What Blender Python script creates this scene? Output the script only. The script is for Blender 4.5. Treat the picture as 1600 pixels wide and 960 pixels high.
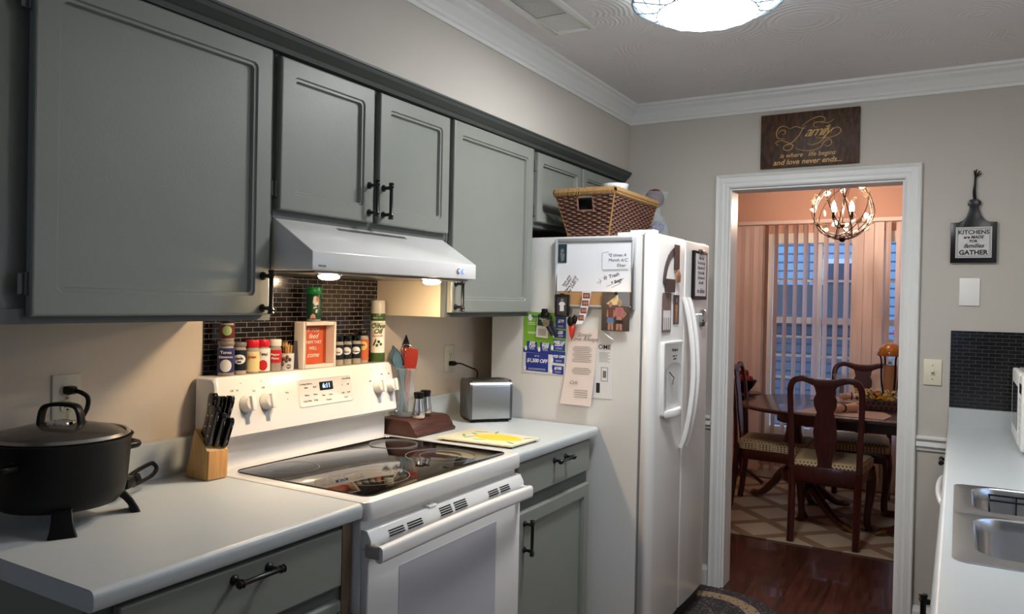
import bpy, bmesh, math, random, json
from mathutils import Vector, Matrix
random.seed(7)
PI = math.pi
for o in list(bpy.data.objects): bpy.data.objects.remove(o)
scene = bpy.context.scene
COL = scene.collection

# ------------------------------------------------------------------ camera
CX, CY, CZ = 1.8825, -1.4278, 1.4171
YAW, PITCH, ROLL, FPX = 0.5288, -0.0090, 0.0201, 1196.22
fw = Vector((-math.sin(YAW)*math.cos(PITCH), math.cos(YAW)*math.cos(PITCH), math.sin(PITCH)))
rt = Vector((math.cos(YAW), math.sin(YAW), 0)); up = rt.cross(fw)
r2 = math.cos(ROLL)*rt + math.sin(ROLL)*up; u2 = -math.sin(ROLL)*rt + math.cos(ROLL)*up
cam_d = bpy.data.cameras.new('camera'); cam = bpy.data.objects.new('camera', cam_d); COL.objects.link(cam)
cam.matrix_world = Matrix(((r2.x, u2.x, -fw.x, CX), (r2.y, u2.y, -fw.y, CY), (r2.z, u2.z, -fw.z, CZ), (0, 0, 0, 1)))
cam_d.sensor_width = 36; cam_d.lens = 36*FPX/1600; cam_d.clip_start = .05
scene.camera = cam
# ------------------------------------------------------------------ view, world
scene.view_settings.view_transform = 'Standard'; scene.view_settings.look = 'None'
scene.view_settings.gamma = 1; scene.view_settings.use_curve_mapping = False
scene.view_settings.exposure = 1.36
SINK_E = 26.0  # strength of the fill lamp added above the sink
DOME_E, HOOD_E, BULB_E, SKY_E = 37.0, 128.0, 168.0, 1.0
w = bpy.data.worlds.new('dusk_sky'); scene.world = w; w.use_nodes = True
bg = w.node_tree.nodes['Background']; bg.inputs[0].default_value = (.42, .64, 1.0, 1); bg.inputs[1].default_value = SKY_E

# ------------------------------------------------------------------ materials
def lin(c):
    f = lambda v: v/12.92 if v <= .04045 else ((v+.055)/1.055)**2.4
    return tuple(f(v/255) for v in c)
MATS = {}
def mat(name, rgb, rough=.5, metal=0., spec=.5, emit=None, es=0., trans=0., ior=1.45, alpha=1., coat=0., noise=0., nscale=20., bump=0., bscale=200.):
    if name in MATS: return MATS[name]
    m = bpy.data.materials.new(name); m.use_nodes = True; nt = m.node_tree
    b = nt.nodes['Principled BSDF']; c = lin(rgb)
    b.inputs['Base Color'].default_value = (*c, 1); b.inputs['Roughness'].default_value = rough
    b.inputs['Metallic'].default_value = metal; b.inputs['Specular IOR Level'].default_value = spec
    b.inputs['Transmission Weight'].default_value = trans; b.inputs['IOR'].default_value = ior
    b.inputs['Alpha'].default_value = alpha; b.inputs['Coat Weight'].default_value = coat
    if emit: b.inputs['Emission Color'].default_value = (*lin(emit), 1); b.inputs['Emission Strength'].default_value = es
    tc = nt.nodes.new('ShaderNodeTexCoord')
    if noise > 0:
        n = nt.nodes.new('ShaderNodeTexNoise'); n.inputs['Scale'].default_value = nscale; n.inputs['Detail'].default_value = 5
        nt.links.new(tc.outputs['Object'], n.inputs['Vector'])
        mx = nt.nodes.new('ShaderNodeMix'); mx.data_type = 'RGBA'
        mx.inputs['A'].default_value = (*[v*(1-noise) for v in c], 1); mx.inputs['B'].default_value = (*[min(1, v*(1+noise)) for v in c], 1)
        nt.links.new(n.outputs['Fac'], mx.inputs['Factor']); nt.links.new(mx.outputs['Result'], b.inputs['Base Color'])
    if bump > 0:
        n = nt.nodes.new('ShaderNodeTexNoise'); n.inputs['Scale'].default_value = bscale; n.inputs['Detail'].default_value = 3
        nt.links.new(tc.outputs['Object'], n.inputs['Vector'])
        bp = nt.nodes.new('ShaderNodeBump'); bp.inputs['Strength'].default_value = bump; bp.inputs['Distance'].default_value = .002
        nt.links.new(n.outputs['Fac'], bp.inputs['Height']); nt.links.new(bp.outputs['Normal'], b.inputs['Normal'])
    MATS[name] = m; return m
def nodes_of(m): return m.node_tree, m.node_tree.nodes['Principled BSDF']
def mapping(nt, rot=(0,0,0), scale=(1,1,1), loc=(0,0,0)):
    tc = nt.nodes.new('ShaderNodeTexCoord'); mp = nt.nodes.new('ShaderNodeMapping')
    mp.inputs['Rotation'].default_value = rot; mp.inputs['Scale'].default_value = scale; mp.inputs['Location'].default_value = loc
    nt.links.new(tc.outputs['Object'], mp.inputs['Vector']); return mp
def brick_mat(name, axes, c1, c2, cm, w, h, mortar, rough=.2, bump=.6, off=.5, bias=0.):
    m = mat(name, (128,128,128), rough); nt, b = nodes_of(m)
    tc = nt.nodes.new('ShaderNodeTexCoord'); sp = nt.nodes.new('ShaderNodeSeparateXYZ'); cb = nt.nodes.new('ShaderNodeCombineXYZ')
    nt.links.new(tc.outputs['Object'], sp.inputs[0])
    nt.links.new(sp.outputs[axes[0]], cb.inputs[0]); nt.links.new(sp.outputs[axes[1]], cb.inputs[1])
    br = nt.nodes.new('ShaderNodeTexBrick'); br.offset = off
    br.inputs['Scale'].default_value = 1; br.inputs['Brick Width'].default_value = w; br.inputs['Row Height'].default_value = h
    br.inputs['Mortar Size'].default_value = mortar; br.inputs['Mortar Smooth'].default_value = .1; br.inputs['Bias'].default_value = bias
    br.inputs['Color1'].default_value = (*lin(c1), 1); br.inputs['Color2'].default_value = (*lin(c2), 1); br.inputs['Mortar'].default_value = (*lin(cm), 1)
    nt.links.new(cb.outputs[0], br.inputs['Vector']); nt.links.new(br.outputs['Color'], b.inputs['Base Color'])
    bp = nt.nodes.new('ShaderNodeBump'); bp.inputs['Strength'].default_value = bump; bp.inputs['Distance'].default_value = .002; bp.invert = True
    nt.links.new(br.outputs['Fac'], bp.inputs['Height']); nt.links.new(bp.outputs['Normal'], b.inputs['Normal'])
    return m
def grain_mat(name, c1, c2, axis='X', scale=18, stretch=12, rough=.4, coat=0.):
    m = mat(name, c1, rough, coat=coat); nt, b = nodes_of(m)
    s = {'X': (scale/stretch, scale, scale), 'Y': (scale, scale/stretch, scale), 'Z': (scale, scale, scale/stretch)}[axis]
    mp = mapping(nt, scale=s); n = nt.nodes.new('ShaderNodeTexNoise'); n.inputs['Scale'].default_value = 4; n.inputs['Detail'].default_value = 6
    nt.links.new(mp.outputs[0], n.inputs['Vector'])
    rp = nt.nodes.new('ShaderNodeValToRGB'); rp.color_ramp.elements[0].position = .35; rp.color_ramp.elements[1].position = .65
    rp.color_ramp.elements[0].color = (*lin(c1), 1); rp.color_ramp.elements[1].color = (*lin(c2), 1)
    nt.links.new(n.outputs['Fac'], rp.inputs[0]); nt.links.new(rp.outputs[0], b.inputs['Base Color']); return m

WALL = mat('greige_wall_paint', (190,184,174), .75, bump=.25, bscale=260)
SPLASHWALL = mat('beige_wall_paint', (222,206,186), .75, bump=.2, bscale=260)
PEACH = mat('peach_wall_paint', (212,172,156), .8)
TRIMW = mat('white_trim_paint', (226,226,222), .35)
GREY = mat('grey_cabinet_paint', (132,135,127), .42, noise=.06, nscale=6, bump=.12, bscale=150)
GREYD = mat('shadowed_frame_grey', (92,96,92), .5)  # cabinet grey darkened, so the frames carry shadow in their colour
RAWSIDE = mat('beige_cabinet_side', (214,200,176), .6, noise=.05, nscale=3)
DARKSHELF = mat('dark_inside', (20,20,20), .7)
COUNTER = mat('pale_blue_grey_laminate', (188,194,194), .32, noise=.03, nscale=60)
WHITE = mat('white_enamel', (232,230,226), .22, coat=.3)
FRIDGEW = mat('white_textured_enamel', (224,223,219), .34, bump=.15, bscale=500)
WHITEP = mat('white_plastic', (236,234,228), .4)
OFFW = mat('ivory_plastic', (222,214,190), .4)
GREYP = mat('light_grey_print', (160,166,172), .5)
BLACKG = mat('black_glass', (9,9,10), .06, spec=.6, coat=.4)
BLACK = mat('black_metal', (14,14,15), .3, metal=.0, spec=.6)
BLACKP = mat('black_plastic', (9,9,10), .36, spec=.3)
BLACKN = mat('black_nonstick', (10,10,11), .46, spec=.35, noise=.25, nscale=60)
STEEL = mat('brushed_steel', (200,198,195), .22, metal=1.)
STEELD = mat('dark_steel', (120,118,116), .3, metal=1.)
CHROME = mat('chrome', (210,210,210), .1, metal=1.)
ZINC = mat('zinc_strip', (150,128,108), .45, metal=.6)
def glass(name, rgb, rough=.02, tint=1.):
    return mat(name, rgb, rough, trans=1., ior=1.45)
GLASS = glass('clear_glass', (240,245,245)); AMBER = glass('amber_glass', (215,140,50), .1)
def thin_glass(name, rgb, a):
    m = mat(name, rgb, .05, spec=.6, alpha=a); return m
PANE = thin_glass('window_pane', (200,220,240), .06); VGLASS = thin_glass('thin_clear_glass', (205,220,225), .15)
LIDGLASS = mat('lid_glass', (96,88,80), .08, spec=.8, alpha=.5, coat=.5)
OVENW = mat('oven_window_glass', (186,187,192), .3, spec=.6, noise=.02, nscale=300)
PLUM = mat('dark_plum_wicker', (88,22,38), .5); CREAMB = mat('cream_wicker', (205,190,150), .6); LILAC = mat('lilac_wicker', (120,98,150), .6)
MAHOG = grain_mat('dark_mahogany', (52,20,18), (72,28,24), 'Z', 18, 10, .28, .3)
TABLEW = grain_mat('dark_mahogany_top', (46,24,26), (60,32,34), 'X', 14, 12, .3, .5)
WALNUT = grain_mat('dark_walnut', (52,27,20), (86,48,36), 'Y', 60, 14, .45)
BAMBOO = grain_mat('pale_pine', (186,146,92), (206,168,112), 'Z', 30, 14, .5)
def floor_material():
    m = mat('red_brown_planks', (70,34,24), .25, coat=.2); nt, b = nodes_of(m)
    tc = nt.nodes.new('ShaderNodeTexCoord'); sp = nt.nodes.new('ShaderNodeSeparateXYZ'); cb = nt.nodes.new('ShaderNodeCombineXYZ')
    nt.links.new(tc.outputs['Object'], sp.inputs[0]); nt.links.new(sp.outputs['Y'], cb.inputs[0]); nt.links.new(sp.outputs['X'], cb.inputs[1])
    br = nt.nodes.new('ShaderNodeTexBrick'); br.inputs['Scale'].default_value = 1; br.inputs['Brick Width'].default_value = 1.1
    br.inputs['Row Height'].default_value = .09; br.inputs['Mortar Size'].default_value = .0012; br.inputs['Bias'].default_value = 0
    br.inputs['Color1'].default_value = (*lin((90,53,41)), 1); br.inputs['Color2'].default_value = (*lin((72,41,32)), 1); br.inputs['Mortar'].default_value = (*lin((40,18,14)), 1)
    nt.links.new(cb.outputs[0], br.inputs['Vector'])
    n = nt.nodes.new('ShaderNodeTexNoise'); n.inputs['Scale'].default_value = 5; n.inputs['Detail'].default_value = 8
    mp = nt.nodes.new('ShaderNodeMapping'); mp.inputs['Scale'].default_value = (9, .8, 1); nt.links.new(tc.outputs['Object'], mp.inputs[0]); nt.links.new(mp.outputs[0], n.inputs['Vector'])
    rp = nt.nodes.new('ShaderNodeValToRGB'); rp.color_ramp.elements[0].position = .3; rp.color_ramp.elements[1].position = .7
    rp.color_ramp.elements[0].color = (.45, .42, .4, 1); rp.color_ramp.elements[1].color = (1.25, 1.2, 1.15, 1)
    nt.links.new(n.outputs['Fac'], rp.inputs[0])
    mx = nt.nodes.new('ShaderNodeMix'); mx.data_type = 'RGBA'; mx.blend_type = 'MULTIPLY'; mx.inputs['Factor'].default_value = 1
    nt.links.new(br.outputs['Color'], mx.inputs['A']); nt.links.new(rp.outputs[0], mx.inputs['B']); nt.links.new(mx.outputs['Result'], b.inputs['Base Color']); return m
FLOORM = floor_material()
def ceiling_material():
    m = mat('stomped_ceiling_plaster', (226,221,219), .8); nt, b = nodes_of(m)
    mp = mapping(nt, scale=(3.2, 3.2, 3.2)); v = nt.nodes.new('ShaderNodeTexVoronoi'); v.feature = 'F1'; v.inputs['Scale'].default_value = 1
    nt.links.new(mp.outputs[0], v.inputs['Vector'])
    nz = nt.nodes.new('ShaderNodeTexNoise'); nz.inputs['Scale'].default_value = 2.5; nt.links.new(mp.outputs[0], nz.inputs['Vector'])
    ad = nt.nodes.new('ShaderNodeMath'); ad.operation = 'MULTIPLY_ADD'; ad.inputs[1].default_value = .06
    nt.links.new(nz.outputs['Fac'], ad.inputs[0]); nt.links.new(v.outputs['Distance'], ad.inputs[2])
    ml = nt.nodes.new('ShaderNodeMath'); ml.operation = 'MULTIPLY'; ml.inputs[1].default_value = 118; nt.links.new(ad.outputs[0], ml.inputs[0])
    sn = nt.nodes.new('ShaderNodeMath'); sn.operation = 'SINE'; nt.links.new(ml.outputs[0], sn.inputs[0])
    msk = nt.nodes.new('ShaderNodeTexNoise'); msk.inputs['Scale'].default_value = 1.6; nt.links.new(mp.outputs[0], msk.inputs['Vector'])
    mr = nt.nodes.new('ShaderNodeMapRange'); mr.inputs['From Min'].default_value = .42; mr.inputs['From Max'].default_value = .6; nt.links.new(msk.outputs['Fac'], mr.inputs['Value'])
    m2 = nt.nodes.new('ShaderNodeMath'); m2.operation = 'MULTIPLY'; nt.links.new(sn.outputs[0], m2.inputs[0]); nt.links.new(mr.outputs[0], m2.inputs[1])
    bp = nt.nodes.new('ShaderNodeBump'); bp.inputs['Strength'].default_value = .5; bp.inputs['Distance'].default_value = .0022
    nt.links.new(m2.outputs[0], bp.inputs['Height']); nt.links.new(bp.outputs['Normal'], b.inputs['Normal']); return m
CEILM = ceiling_material()
TILE_L = brick_mat('dark_glass_mosaic', ('Y', 'Z'), (17,13,13), (40,31,30), (150,144,140), .0455, .0155, .0008, .12)
TILE_R = brick_mat('black_glass_mosaic', ('X', 'Z'), (14,13,14), (30,28,29), (78,76,76), .0475, .0162, .0009, .16)

# ------------------------------------------------------------------ mesh helpers
OFF = {}
class MB:
    def __init__(s): s.v = []; s.f = []
    def add(s, verts, faces):
        n = len(s.v); s.v += [tuple(p) for p in verts]; s.f += [tuple(i+n for i in f) for f in faces]; return s
    def box(s, x0, x1, y0, y1, z0, z1):
        return s.add([(x0,y0,z0),(x1,y0,z0),(x1,y1,z0),(x0,y1,z0),(x0,y0,z1),(x1,y0,z1),(x1,y1,z1),(x0,y1,z1)],
                     [(0,3,2,1),(4,5,6,7),(0,1,5,4),(1,2,6,5),(2,3,7,6),(3,0,4,7)])
    def obox(s, c, ax, ay, az):          # oriented box: centre and three half-axis vectors
        c = Vector(c); ax, ay, az = Vector(ax), Vector(ay), Vector(az); V = []
        for sz in (-1, 1):
            for sx, sy in ((-1,-1),(1,-1),(1,1),(-1,1)): V.append(c+sx*ax+sy*ay+sz*az)
        return s.add(V, [(0,3,2,1),(4,5,6,7),(0,1,5,4),(1,2,6,5),(2,3,7,6),(3,0,4,7)])
    def loft(s, loops, cap0=True, cap1=True, close=False):
        n = len(loops[0]); V = [p for l in loops for p in l]; F = []
        for k in range(len(loops)-1 + (1 if close else 0)):
            a = k*n; b = ((k+1) % len(loops))*n
            for i in range(n): j = (i+1) % n; F.append((a+i, a+j, b+j, b+i))
        if cap0 and not close: F.append(tuple(range(n))[::-1])
        if cap1 and not close: F.append(tuple((len(loops)-1)*n+i for i in range(n)))
        return s.add(V, F)
    def lathe(s, prof, c=(0,0,0), n=32, axis='Z', cap=True, sx=1., sy=1.):
        loops = []
        for r, h in prof:
            l = []
            for i in range(n):
                a = 2*PI*i/n; p, q = r*math.cos(a)*sx, r*math.sin(a)*sy
                v = {'Z': (p, q, h), 'X': (h, p, q), 'Y': (q, h, p)}[axis]
                l.append((c[0]+v[0], c[1]+v[1], c[2]+v[2]))
            loops.append(l)
        return s.loft(loops, cap, cap)
    def tube(s, pts, r, n=8, close=False, ry=None, upv=None):
        P = [Vector(p) for p in pts]; m = len(P); loops = []
        R = r if isinstance(r, (list, tuple)) else [r]*m
        if close: tang = [(P[(i+1) % m]-P[i-1]).normalized() for i in range(m)]
        else: tang = [(P[min(i+1, m-1)]-P[max(i-1, 0)]).normalized() for i in range(m)]
        ref = Vector(upv) if upv else (Vector((0,0,1)) if abs(tang[0].z) < .9 else Vector((1,0,0)))
        nrm = (ref-tang[0]*ref.dot(tang[0])).normalized()
        for i in range(m):
            if upv: nrm = Vector(upv)
            nrm = (nrm-tang[i]*nrm.dot(tang[i])).normalized(); bi = tang[i].cross(nrm)
            k = (ry/r if ry and not isinstance(r, (list, tuple)) else 1)
            loops.append([P[i]+R[i]*(math.cos(2*PI*j/n)*nrm+k*math.sin(2*PI*j/n)*bi) for j in range(n)])
        return s.loft(loops, True, True, close)
    def sphere(s, c, r, n=14, m=8, sx=1, sy=1, sz=1):
        prof = [(max(1e-5, r*math.sin(PI*k/m)), -r*math.cos(PI*k/m)*sz) for k in range(m+1)]
        return s.lathe(prof, c, n, 'Z', True, sx, sy)
    def prism(s, poly, axis, a, b):      # poly 2D extruded along axis from a to b
        f = {'X': lambda u, v, t: (t, u, v), 'Y': lambda u, v, t: (u, t, v), 'Z': lambda u, v, t: (u, v, t)}[axis]
        return s.loft([[f(u, v, a) for u, v in poly], [f(u, v, b) for u, v in poly]])
    def build(s, name, m, parent=None, smooth=False, bevel=0., seg=2, sub=0):
        me = bpy.data.meshes.new(name)
        if parent is not None: off = OFF.get(parent.name, Vector((0,0,0)))
        else:
            xs = [v[0] for v in s.v]; ys = [v[1] for v in s.v]; zs = [v[2] for v in s.v]
            off = Vector(((min(xs)+max(xs))/2, (min(ys)+max(ys))/2, min(zs)))
            if name.startswith(('wall','floor','ceiling','tile')) : off = Vector((0,0,0))
        me.from_pydata([(v[0]-off.x, v[1]-off.y, v[2]-off.z) for v in s.v], [], s.f)
        bm = bmesh.new(); bm.from_mesh(me); bmesh.ops.remove_doubles(bm, verts=bm.verts, dist=1e-6)
        bmesh.ops.recalc_face_normals(bm, faces=bm.faces)
        if bevel > 0:
            ed = [e for e in bm.edges if len(e.link_faces) == 2 and e.calc_face_angle(0) > .6]
            bmesh.ops.bevel(bm, geom=ed, offset=bevel, segments=seg, profile=.5, affect='EDGES', clamp_overlap=True)
        bm.to_mesh(me); bm.free(); me.validate()
        me.materials.append(m)
        if smooth or bevel > 0:
            for p in me.polygons: p.use_smooth = True
            try: me.set_sharp_from_angle(angle=math.radians(38 if not bevel else 50))
            except Exception: pass
        o = bpy.data.objects.new(name, me); COL.objects.link(o)
        if parent is None: o.location = off
        else: o.parent = parent; OFF[o.name] = off
        if parent is None: OFF[o.name] = off
        if sub:
            md = o.modifiers.new('smooth', 'SUBSURF'); md.levels = sub; md.render_levels = sub
        return o
def tag(o, label=None, cat=None, group=None, kind=None):
    if label: o['label'] = label
    if cat: o['category'] = cat
    if group: o['group'] = group
    if kind: o['kind'] = kind
    return o
def thing(name, loc, label, cat, group=None, local=False):
    o = bpy.data.objects.new(name, None); o.empty_display_size = .05; COL.objects.link(o); o.location = loc
    OFF[o.name] = Vector((0,0,0)) if local else Vector(loc); return tag(o, label, cat, group)
def struct(o): o['kind'] = 'structure'; return o
def copy_tree(o, parent=None):
    c = o.copy(); COL.objects.link(c); c.parent = parent
    for ch in list(o.children): copy_tree(ch, c)
    return c
def rrect(cx, cy, hx, hy, r, n=6):
    r = [r]*4 if not isinstance(r, (list, tuple)) else r; out = []
    for k, (sx, sy) in enumerate(((1,1),(-1,1),(-1,-1),(1,-1))):
        q = max(1e-5, r[k])
        for i in range(n+1):
            a = k*PI/2+i*PI/2/n
            out.append((cx+sx*(hx-q)+q*math.cos(a), cy+sy*(hy-q)+q*math.sin(a)))
    return out
def text(s, size, m, parent, org, right, upv, name='lettering', shear=0., align='CENTER', ext=.0004, bold=0., sp=1., lines=1.):
    cu = bpy.data.curves.new(name, 'FONT'); cu.body = s; cu.size = size; cu.shear = shear; cu.align_x = align; cu.align_y = 'CENTER'
    cu.extrude = ext; cu.offset = bold; cu.space_character = sp; cu.space_line = lines; cu.resolution_u = 3
    t = bpy.data.objects.new('tmp', cu); COL.objects.link(t)
    dg = bpy.context.evaluated_depsgraph_get(); me = bpy.data.meshes.new_from_object(t.evaluated_get(dg))
    bpy.data.objects.remove(t); bpy.data.curves.remove(cu)
    R, U = Vector(right).normalized(), Vector(upv).normalized(); N = R.cross(U)
    off = OFF.get(parent.name, Vector((0,0,0))); org = Vector(org)
    for v in me.vertices:
        c = v.co; v.co = org+R*c.x+U*c.y+N*c.z-off
    me.name = name; me.materials.clear(); me.materials.append(m)
    o = bpy.data.objects.new(name, me); COL.objects.link(o); o.parent = parent; OFF[o.name] = off; return o
XR, YR, ZU, YL = (1,0,0), (0,1,0), (0,0,1), (0,-1,0)

# ------------------------------------------------------------------ room shell
YW, CEIL, XWR, YB = 2.414, 2.454, 2.49, -3.1
TH = .125
struct(MB().box(-.15, XWR+.15, YB-.1, 5.4, -.06, 0).build('floor', FLOORM))
struct(MB().box(-.12, XWR+.12, YB-.1, YW+TH, CEIL, CEIL+.08).build('ceiling', CEILM))
struct(MB().box(-.12, 0, YB, YW, 0, CEIL).build('wall_left', SPLASHWALL))
struct(MB().box(0, .344, YB, YW, 2.10, CEIL).build('wall_soffit', WALL))
PX0, PX1, PZ = 1.0, 1.8, 2.03
struct(MB().box(-.12, PX0, YB-.1, YB, 0, CEIL).box(PX1, XWR+.12, YB-.1, YB, 0, CEIL).box(PX0, PX1, YB-.1, YB, PZ, CEIL).build('wall_back', WALL))
pf = MB()
for a, b, c, d in ((PX0-.06,PX0+.05,0,PZ+.06),(PX1-.05,PX1+.06,0,PZ+.06),(PX0+.05,PX1-.05,PZ-.05,PZ+.06),(PX0+.05,PX1-.05,0,1.0),((PX0+PX1)/2-.02,(PX0+PX1)/2+.02,1.0,PZ-.05)): pf.box(a, b, YB-.05, YB+.015, c, d)
pd = struct(pf.build('door_1', TRIMW)); MB().box(PX0, PX1, YB-.03, YB-.024, .02, PZ).build('pane', PANE, pd)
# right wall with the window over the sink
wr = MB(); WY0, WY1, WZ0, WZ1 = .35, 1.1, 1.15, 1.80
wr.box(XWR, XWR+.12, YB, WY0, 0, CEIL).box(XWR, XWR+.12, WY1, YW, 0, CEIL).box(XWR, XWR+.12, WY0, WY1, 0, WZ0).box(XWR, XWR+.12, WY0, WY1, WZ1, CEIL)
struct(wr.build('wall_right', WALL))
wf = MB()
for a, b, c, d in ((WY0-.07, WY0+.02, WZ0-.07, WZ1+.07), (WY1-.02, WY1+.07, WZ0-.07, WZ1+.07), (WY0+.02, WY1-.02, WZ0-.07, WZ0+.02), (WY0+.02, WY1-.02, WZ1-.02, WZ1+.07), (WY0+.02, WY1-.02, (WZ0+WZ1)/2-.02, (WZ0+WZ1)/2+.02)):
    wf.box(XWR-.018, XWR+.03, a, b, c, d)
w1 = struct(wf.build('window_1', TRIMW)); MB().box(XWR+.004, XWR+.008, WY0, WY1, WZ0, WZ1).build('pane', PANE, w1)
# far wall with doorway opening X .885..1.665, z..2.005
OX0, OX1, OZ = .882, 1.662, 1.995
struct(MB().box(-.12, OX0, YW, YW+TH, 0, CEIL).box(OX1, XWR+.12, YW, YW+TH, 0, CEIL).box(OX0, OX1, YW, YW+TH, OZ, CEIL).build('wall_far', WALL))
# casing: stepped profile, mitred
def casing(x0, x1, zt, w, y, sgn, name):
    prof = [(0, 0), (0, .012), (.008, .017), (.022, .015), (.03, .018), (.05, .014), (.058, .02), (w-.004, .022), (w, .018), (w, 0)]  # distance outward from opening, depth
    m = MB(); L = []
    for path in ((x0, 0, -1, 0), (x0, zt, -1, 1), (x1, zt, 1, 1), (x1, 0, 1, 0)):
        L.append([(path[0]+path[2]*d, y+sgn*h, path[1]+path[3]*d) for d, h in prof])
    m.loft(L, True, True); return m.build(name, TRIMW)
struct(casing(OX0, OX1, OZ, .066, YW, -1, 'trim_1'))
struct(casing(OX0, OX1, OZ, .066, YW+TH, 1, 'trim_2'))
struct(MB().box(OX0+.0005, OX0+.010, YW-.0005, YW+TH+.0005, 0, OZ-.010).box(OX1-.010, OX1-.0005, YW-.0005, YW+TH+.0005, 0, OZ-.010).box(OX0+.0005, OX1-.0005, YW-.0005, YW+TH+.0005, OZ-.0099, OZ-.0005).build('trim_3', TRIMW))
# crown moulding profile (d from wall, z down from ceiling)
CP = [(0,-.095),(.008,-.095),(.010,-.082),(.016,-.078),(.020,-.066),(.036,-.040),(.052,-.026),(.056,-.016),(.066,-.012),(.068,0),(0,0)]
m = MB(); m.loft([[(.344+d, YB, CEIL+z) for d, z in CP], [(.344+d, YW-d, CEIL+z) for d, z in CP]]); struct(m.build('trim_4', TRIMW))
m = MB(); m.loft([[(.344+d, YW-d, CEIL+z) for d, z in CP], [(XWR-d, YW-d, CEIL+z) for d, z in CP]]); struct(m.build('trim_5', TRIMW))
m = MB(); m.loft([[(XWR-d, YB, CEIL+z) for d, z in CP], [(XWR-d, YW-d, CEIL+z) for d, z in CP]]); struct(m.build('trim_6', TRIMW))
BP = [(0,0),(.014,0),(.014,.075),(.009,.086),(.006,.098),(0,.098)]
struct(MB().prism([(YW-d, z) for d, z in BP], 'X', .0, OX0-.068).build('baseboard_far', TRIMW))
struct(MB().prism([(YW-d, z) for d, z in BP], 'X', OX1+.068, 1.90).build('baseboard_far_right', TRIMW))
RP = [(0,0),(.008,0),(.010,.012),(.020,.02),(.016,.04),(.026,.052),(.026,.06),(0,.064)]
struct(MB().prism([(YW-d, .79+z) for d, z in RP], 'X', OX1+.068, 1.85).build('trim_7', TRIMW))
struct(MB().prism([(YW-d, .79+z) for d, z in RP], 'X', .0, OX0-.068).build('trim_8', TRIMW))

# mosaic splashbacks (thin sheets of tile glued to the walls)
tag(MB().box(.0005, .006, .03, .785, .93, 1.4832).build('tile_splashback', TILE_L), 'dark brown glass mosaic splashback with pale grout behind the range', 'splashback')
tag(MB().box(1.853, XWR-.001, YW-.006, YW-.0005, .993, 1.323).build('tile_splashback', TILE_R), 'black glass mosaic splashback on the far wall beside the microwave', 'splashback')

# ------------------------------------------------------------------ cabinets
def panel_door(parent, y0, y1, z0, z1, xb, th=.02, inset=.055, name='door', m=GREY, flat=False):
    cy, cz, hy, hz = (y0+y1)/2, (z0+z1)/2, (y1-y0)/2, (z1-z0)/2
    def L(x, ins, r): return [(x, u, v) for u, v in rrect(cy, cz, hy-ins, hz-ins, r, 4)]
    xf = xb+th
    loops = [L(xb, 0, .001), L(xf-.005, 0, .001), L(xf-.001, .002, .002), L(xf, .005, .003)]
    if not flat:
        loops += [L(xf, inset-.004, .014), L(xf-.005, inset-.001, .012), L(xf-.005, inset+.005, .010), L(xf-.015, inset+.008, .007), L(xf-.015, inset+.011, .006)]
    mb = MB().loft(loops); return mb.build(name, m, parent, smooth=False)
def pull(parent, c, axis, L=.115, xs=1, name='handle'):
    """black bar pull: two mushroom posts and a ringed bar, c on the door face"""
    x, y, z = c; d = .031*xs; mb = MB(); h = L/2*.72
    for s in (-1, 1):
        p = (y+s*h, z) if axis == 'Y' else (y, z+s*h)
        prof = [(.0, 0), (.011, 0), (.0105, .003), (.006, .007), (.005, .014), (.006, .022), (.0075, .031), (.0, .034)]
        mb.lathe([(max(r, 1e-5), t*xs) for r, t in prof], (x, p[0], p[1]), 12, 'X')
    prof = [(1e-5, -L/2), (.007, -L/2+.001), (.0092, -L/2+.004), (.007, -L/2+.008), (.0092, -L/2+.013), (.0056, -L/2+.019), (.0056, L/2-.019), (.0092, L/2-.013), (.007, L/2-.008), (.0092, L/2-.004), (.007, L/2-.001), (1e-5, L/2)]
    mb.lathe(prof, (x+d, y, z), 12, axis)
    o = mb.build(name, BLACK, parent, smooth=True); return o
def hinge(parent, x, y, z):
    mb = MB().box(x, x+.003, y-.014, y, z-.02, z+.02); mb.lathe([(1e-5, -.024), (.004, -.022), (.004, .022), (1e-5, .024)], (x+.006, y, z), 8, 'Z')
    return mb.build('hinge', GREYD, parent, smooth=True)
XF = .309
def carcass(parent, y0, y1, z0, z1, x1=XF, rails=(), side=None):
    MB().box(.001, x1-.019, y0+.001, y1-.001, z0+.001, z1-.001).build('body', side or GREYD, parent)
    fr = MB(); s = .035
    fr.box(x1-.018, x1, y0, y0+s, z0, z1).box(x1-.018, x1, y1-s, y1, z0, z1).box(x1-.018, x1, y0+s, y1-s, z0, z0+.03).box(x1-.018, x1, y0+s, y1-s, z1-.03, z1)
    for r in rails: fr.box(x1-.018, x1, r-.025, r+.025, z0+.03, z1-.03)
    fr.build('face_frame', GREYD, parent)
ca = thing('wall_cabinet', (.15, -.36, 1.351), 'large grey wall cabinet with one wide panelled door, left of the range hood', 'cabinet')
carcass(ca, -.72, -.003, 1.351, 2.075, side=GREY)
d = panel_door(ca, -.617, -.024, 1.366, 2.056, XF+.001, inset=.052)
pull(d, (XF+.021, -.047, 1.425), 'Z'); hinge(d, XF+.001, -.620, 1.43); hinge(d, XF+.001, -.620, 1.985)
cb_ = thing('wall_cabinet', (.15, .39, 1.623), 'short grey wall cabinet with two doors directly above the range hood', 'cabinet')
carcass(cb_, 0, .788, 1.623, 2.075, rails=(.392,))
d1 = panel_door(cb_, .006, .378, 1.645, 2.050, XF+.001, inset=.048); pull(d1, (XF+.021, .358, 1.715), 'Z')
d2 = panel_door(cb_, .405, .778, 1.645, 2.050, XF+.001, inset=.048); pull(d2, (XF+.021, .424, 1.715), 'Z')
hinge(d1, XF+.001, .003, 1.70)
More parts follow.
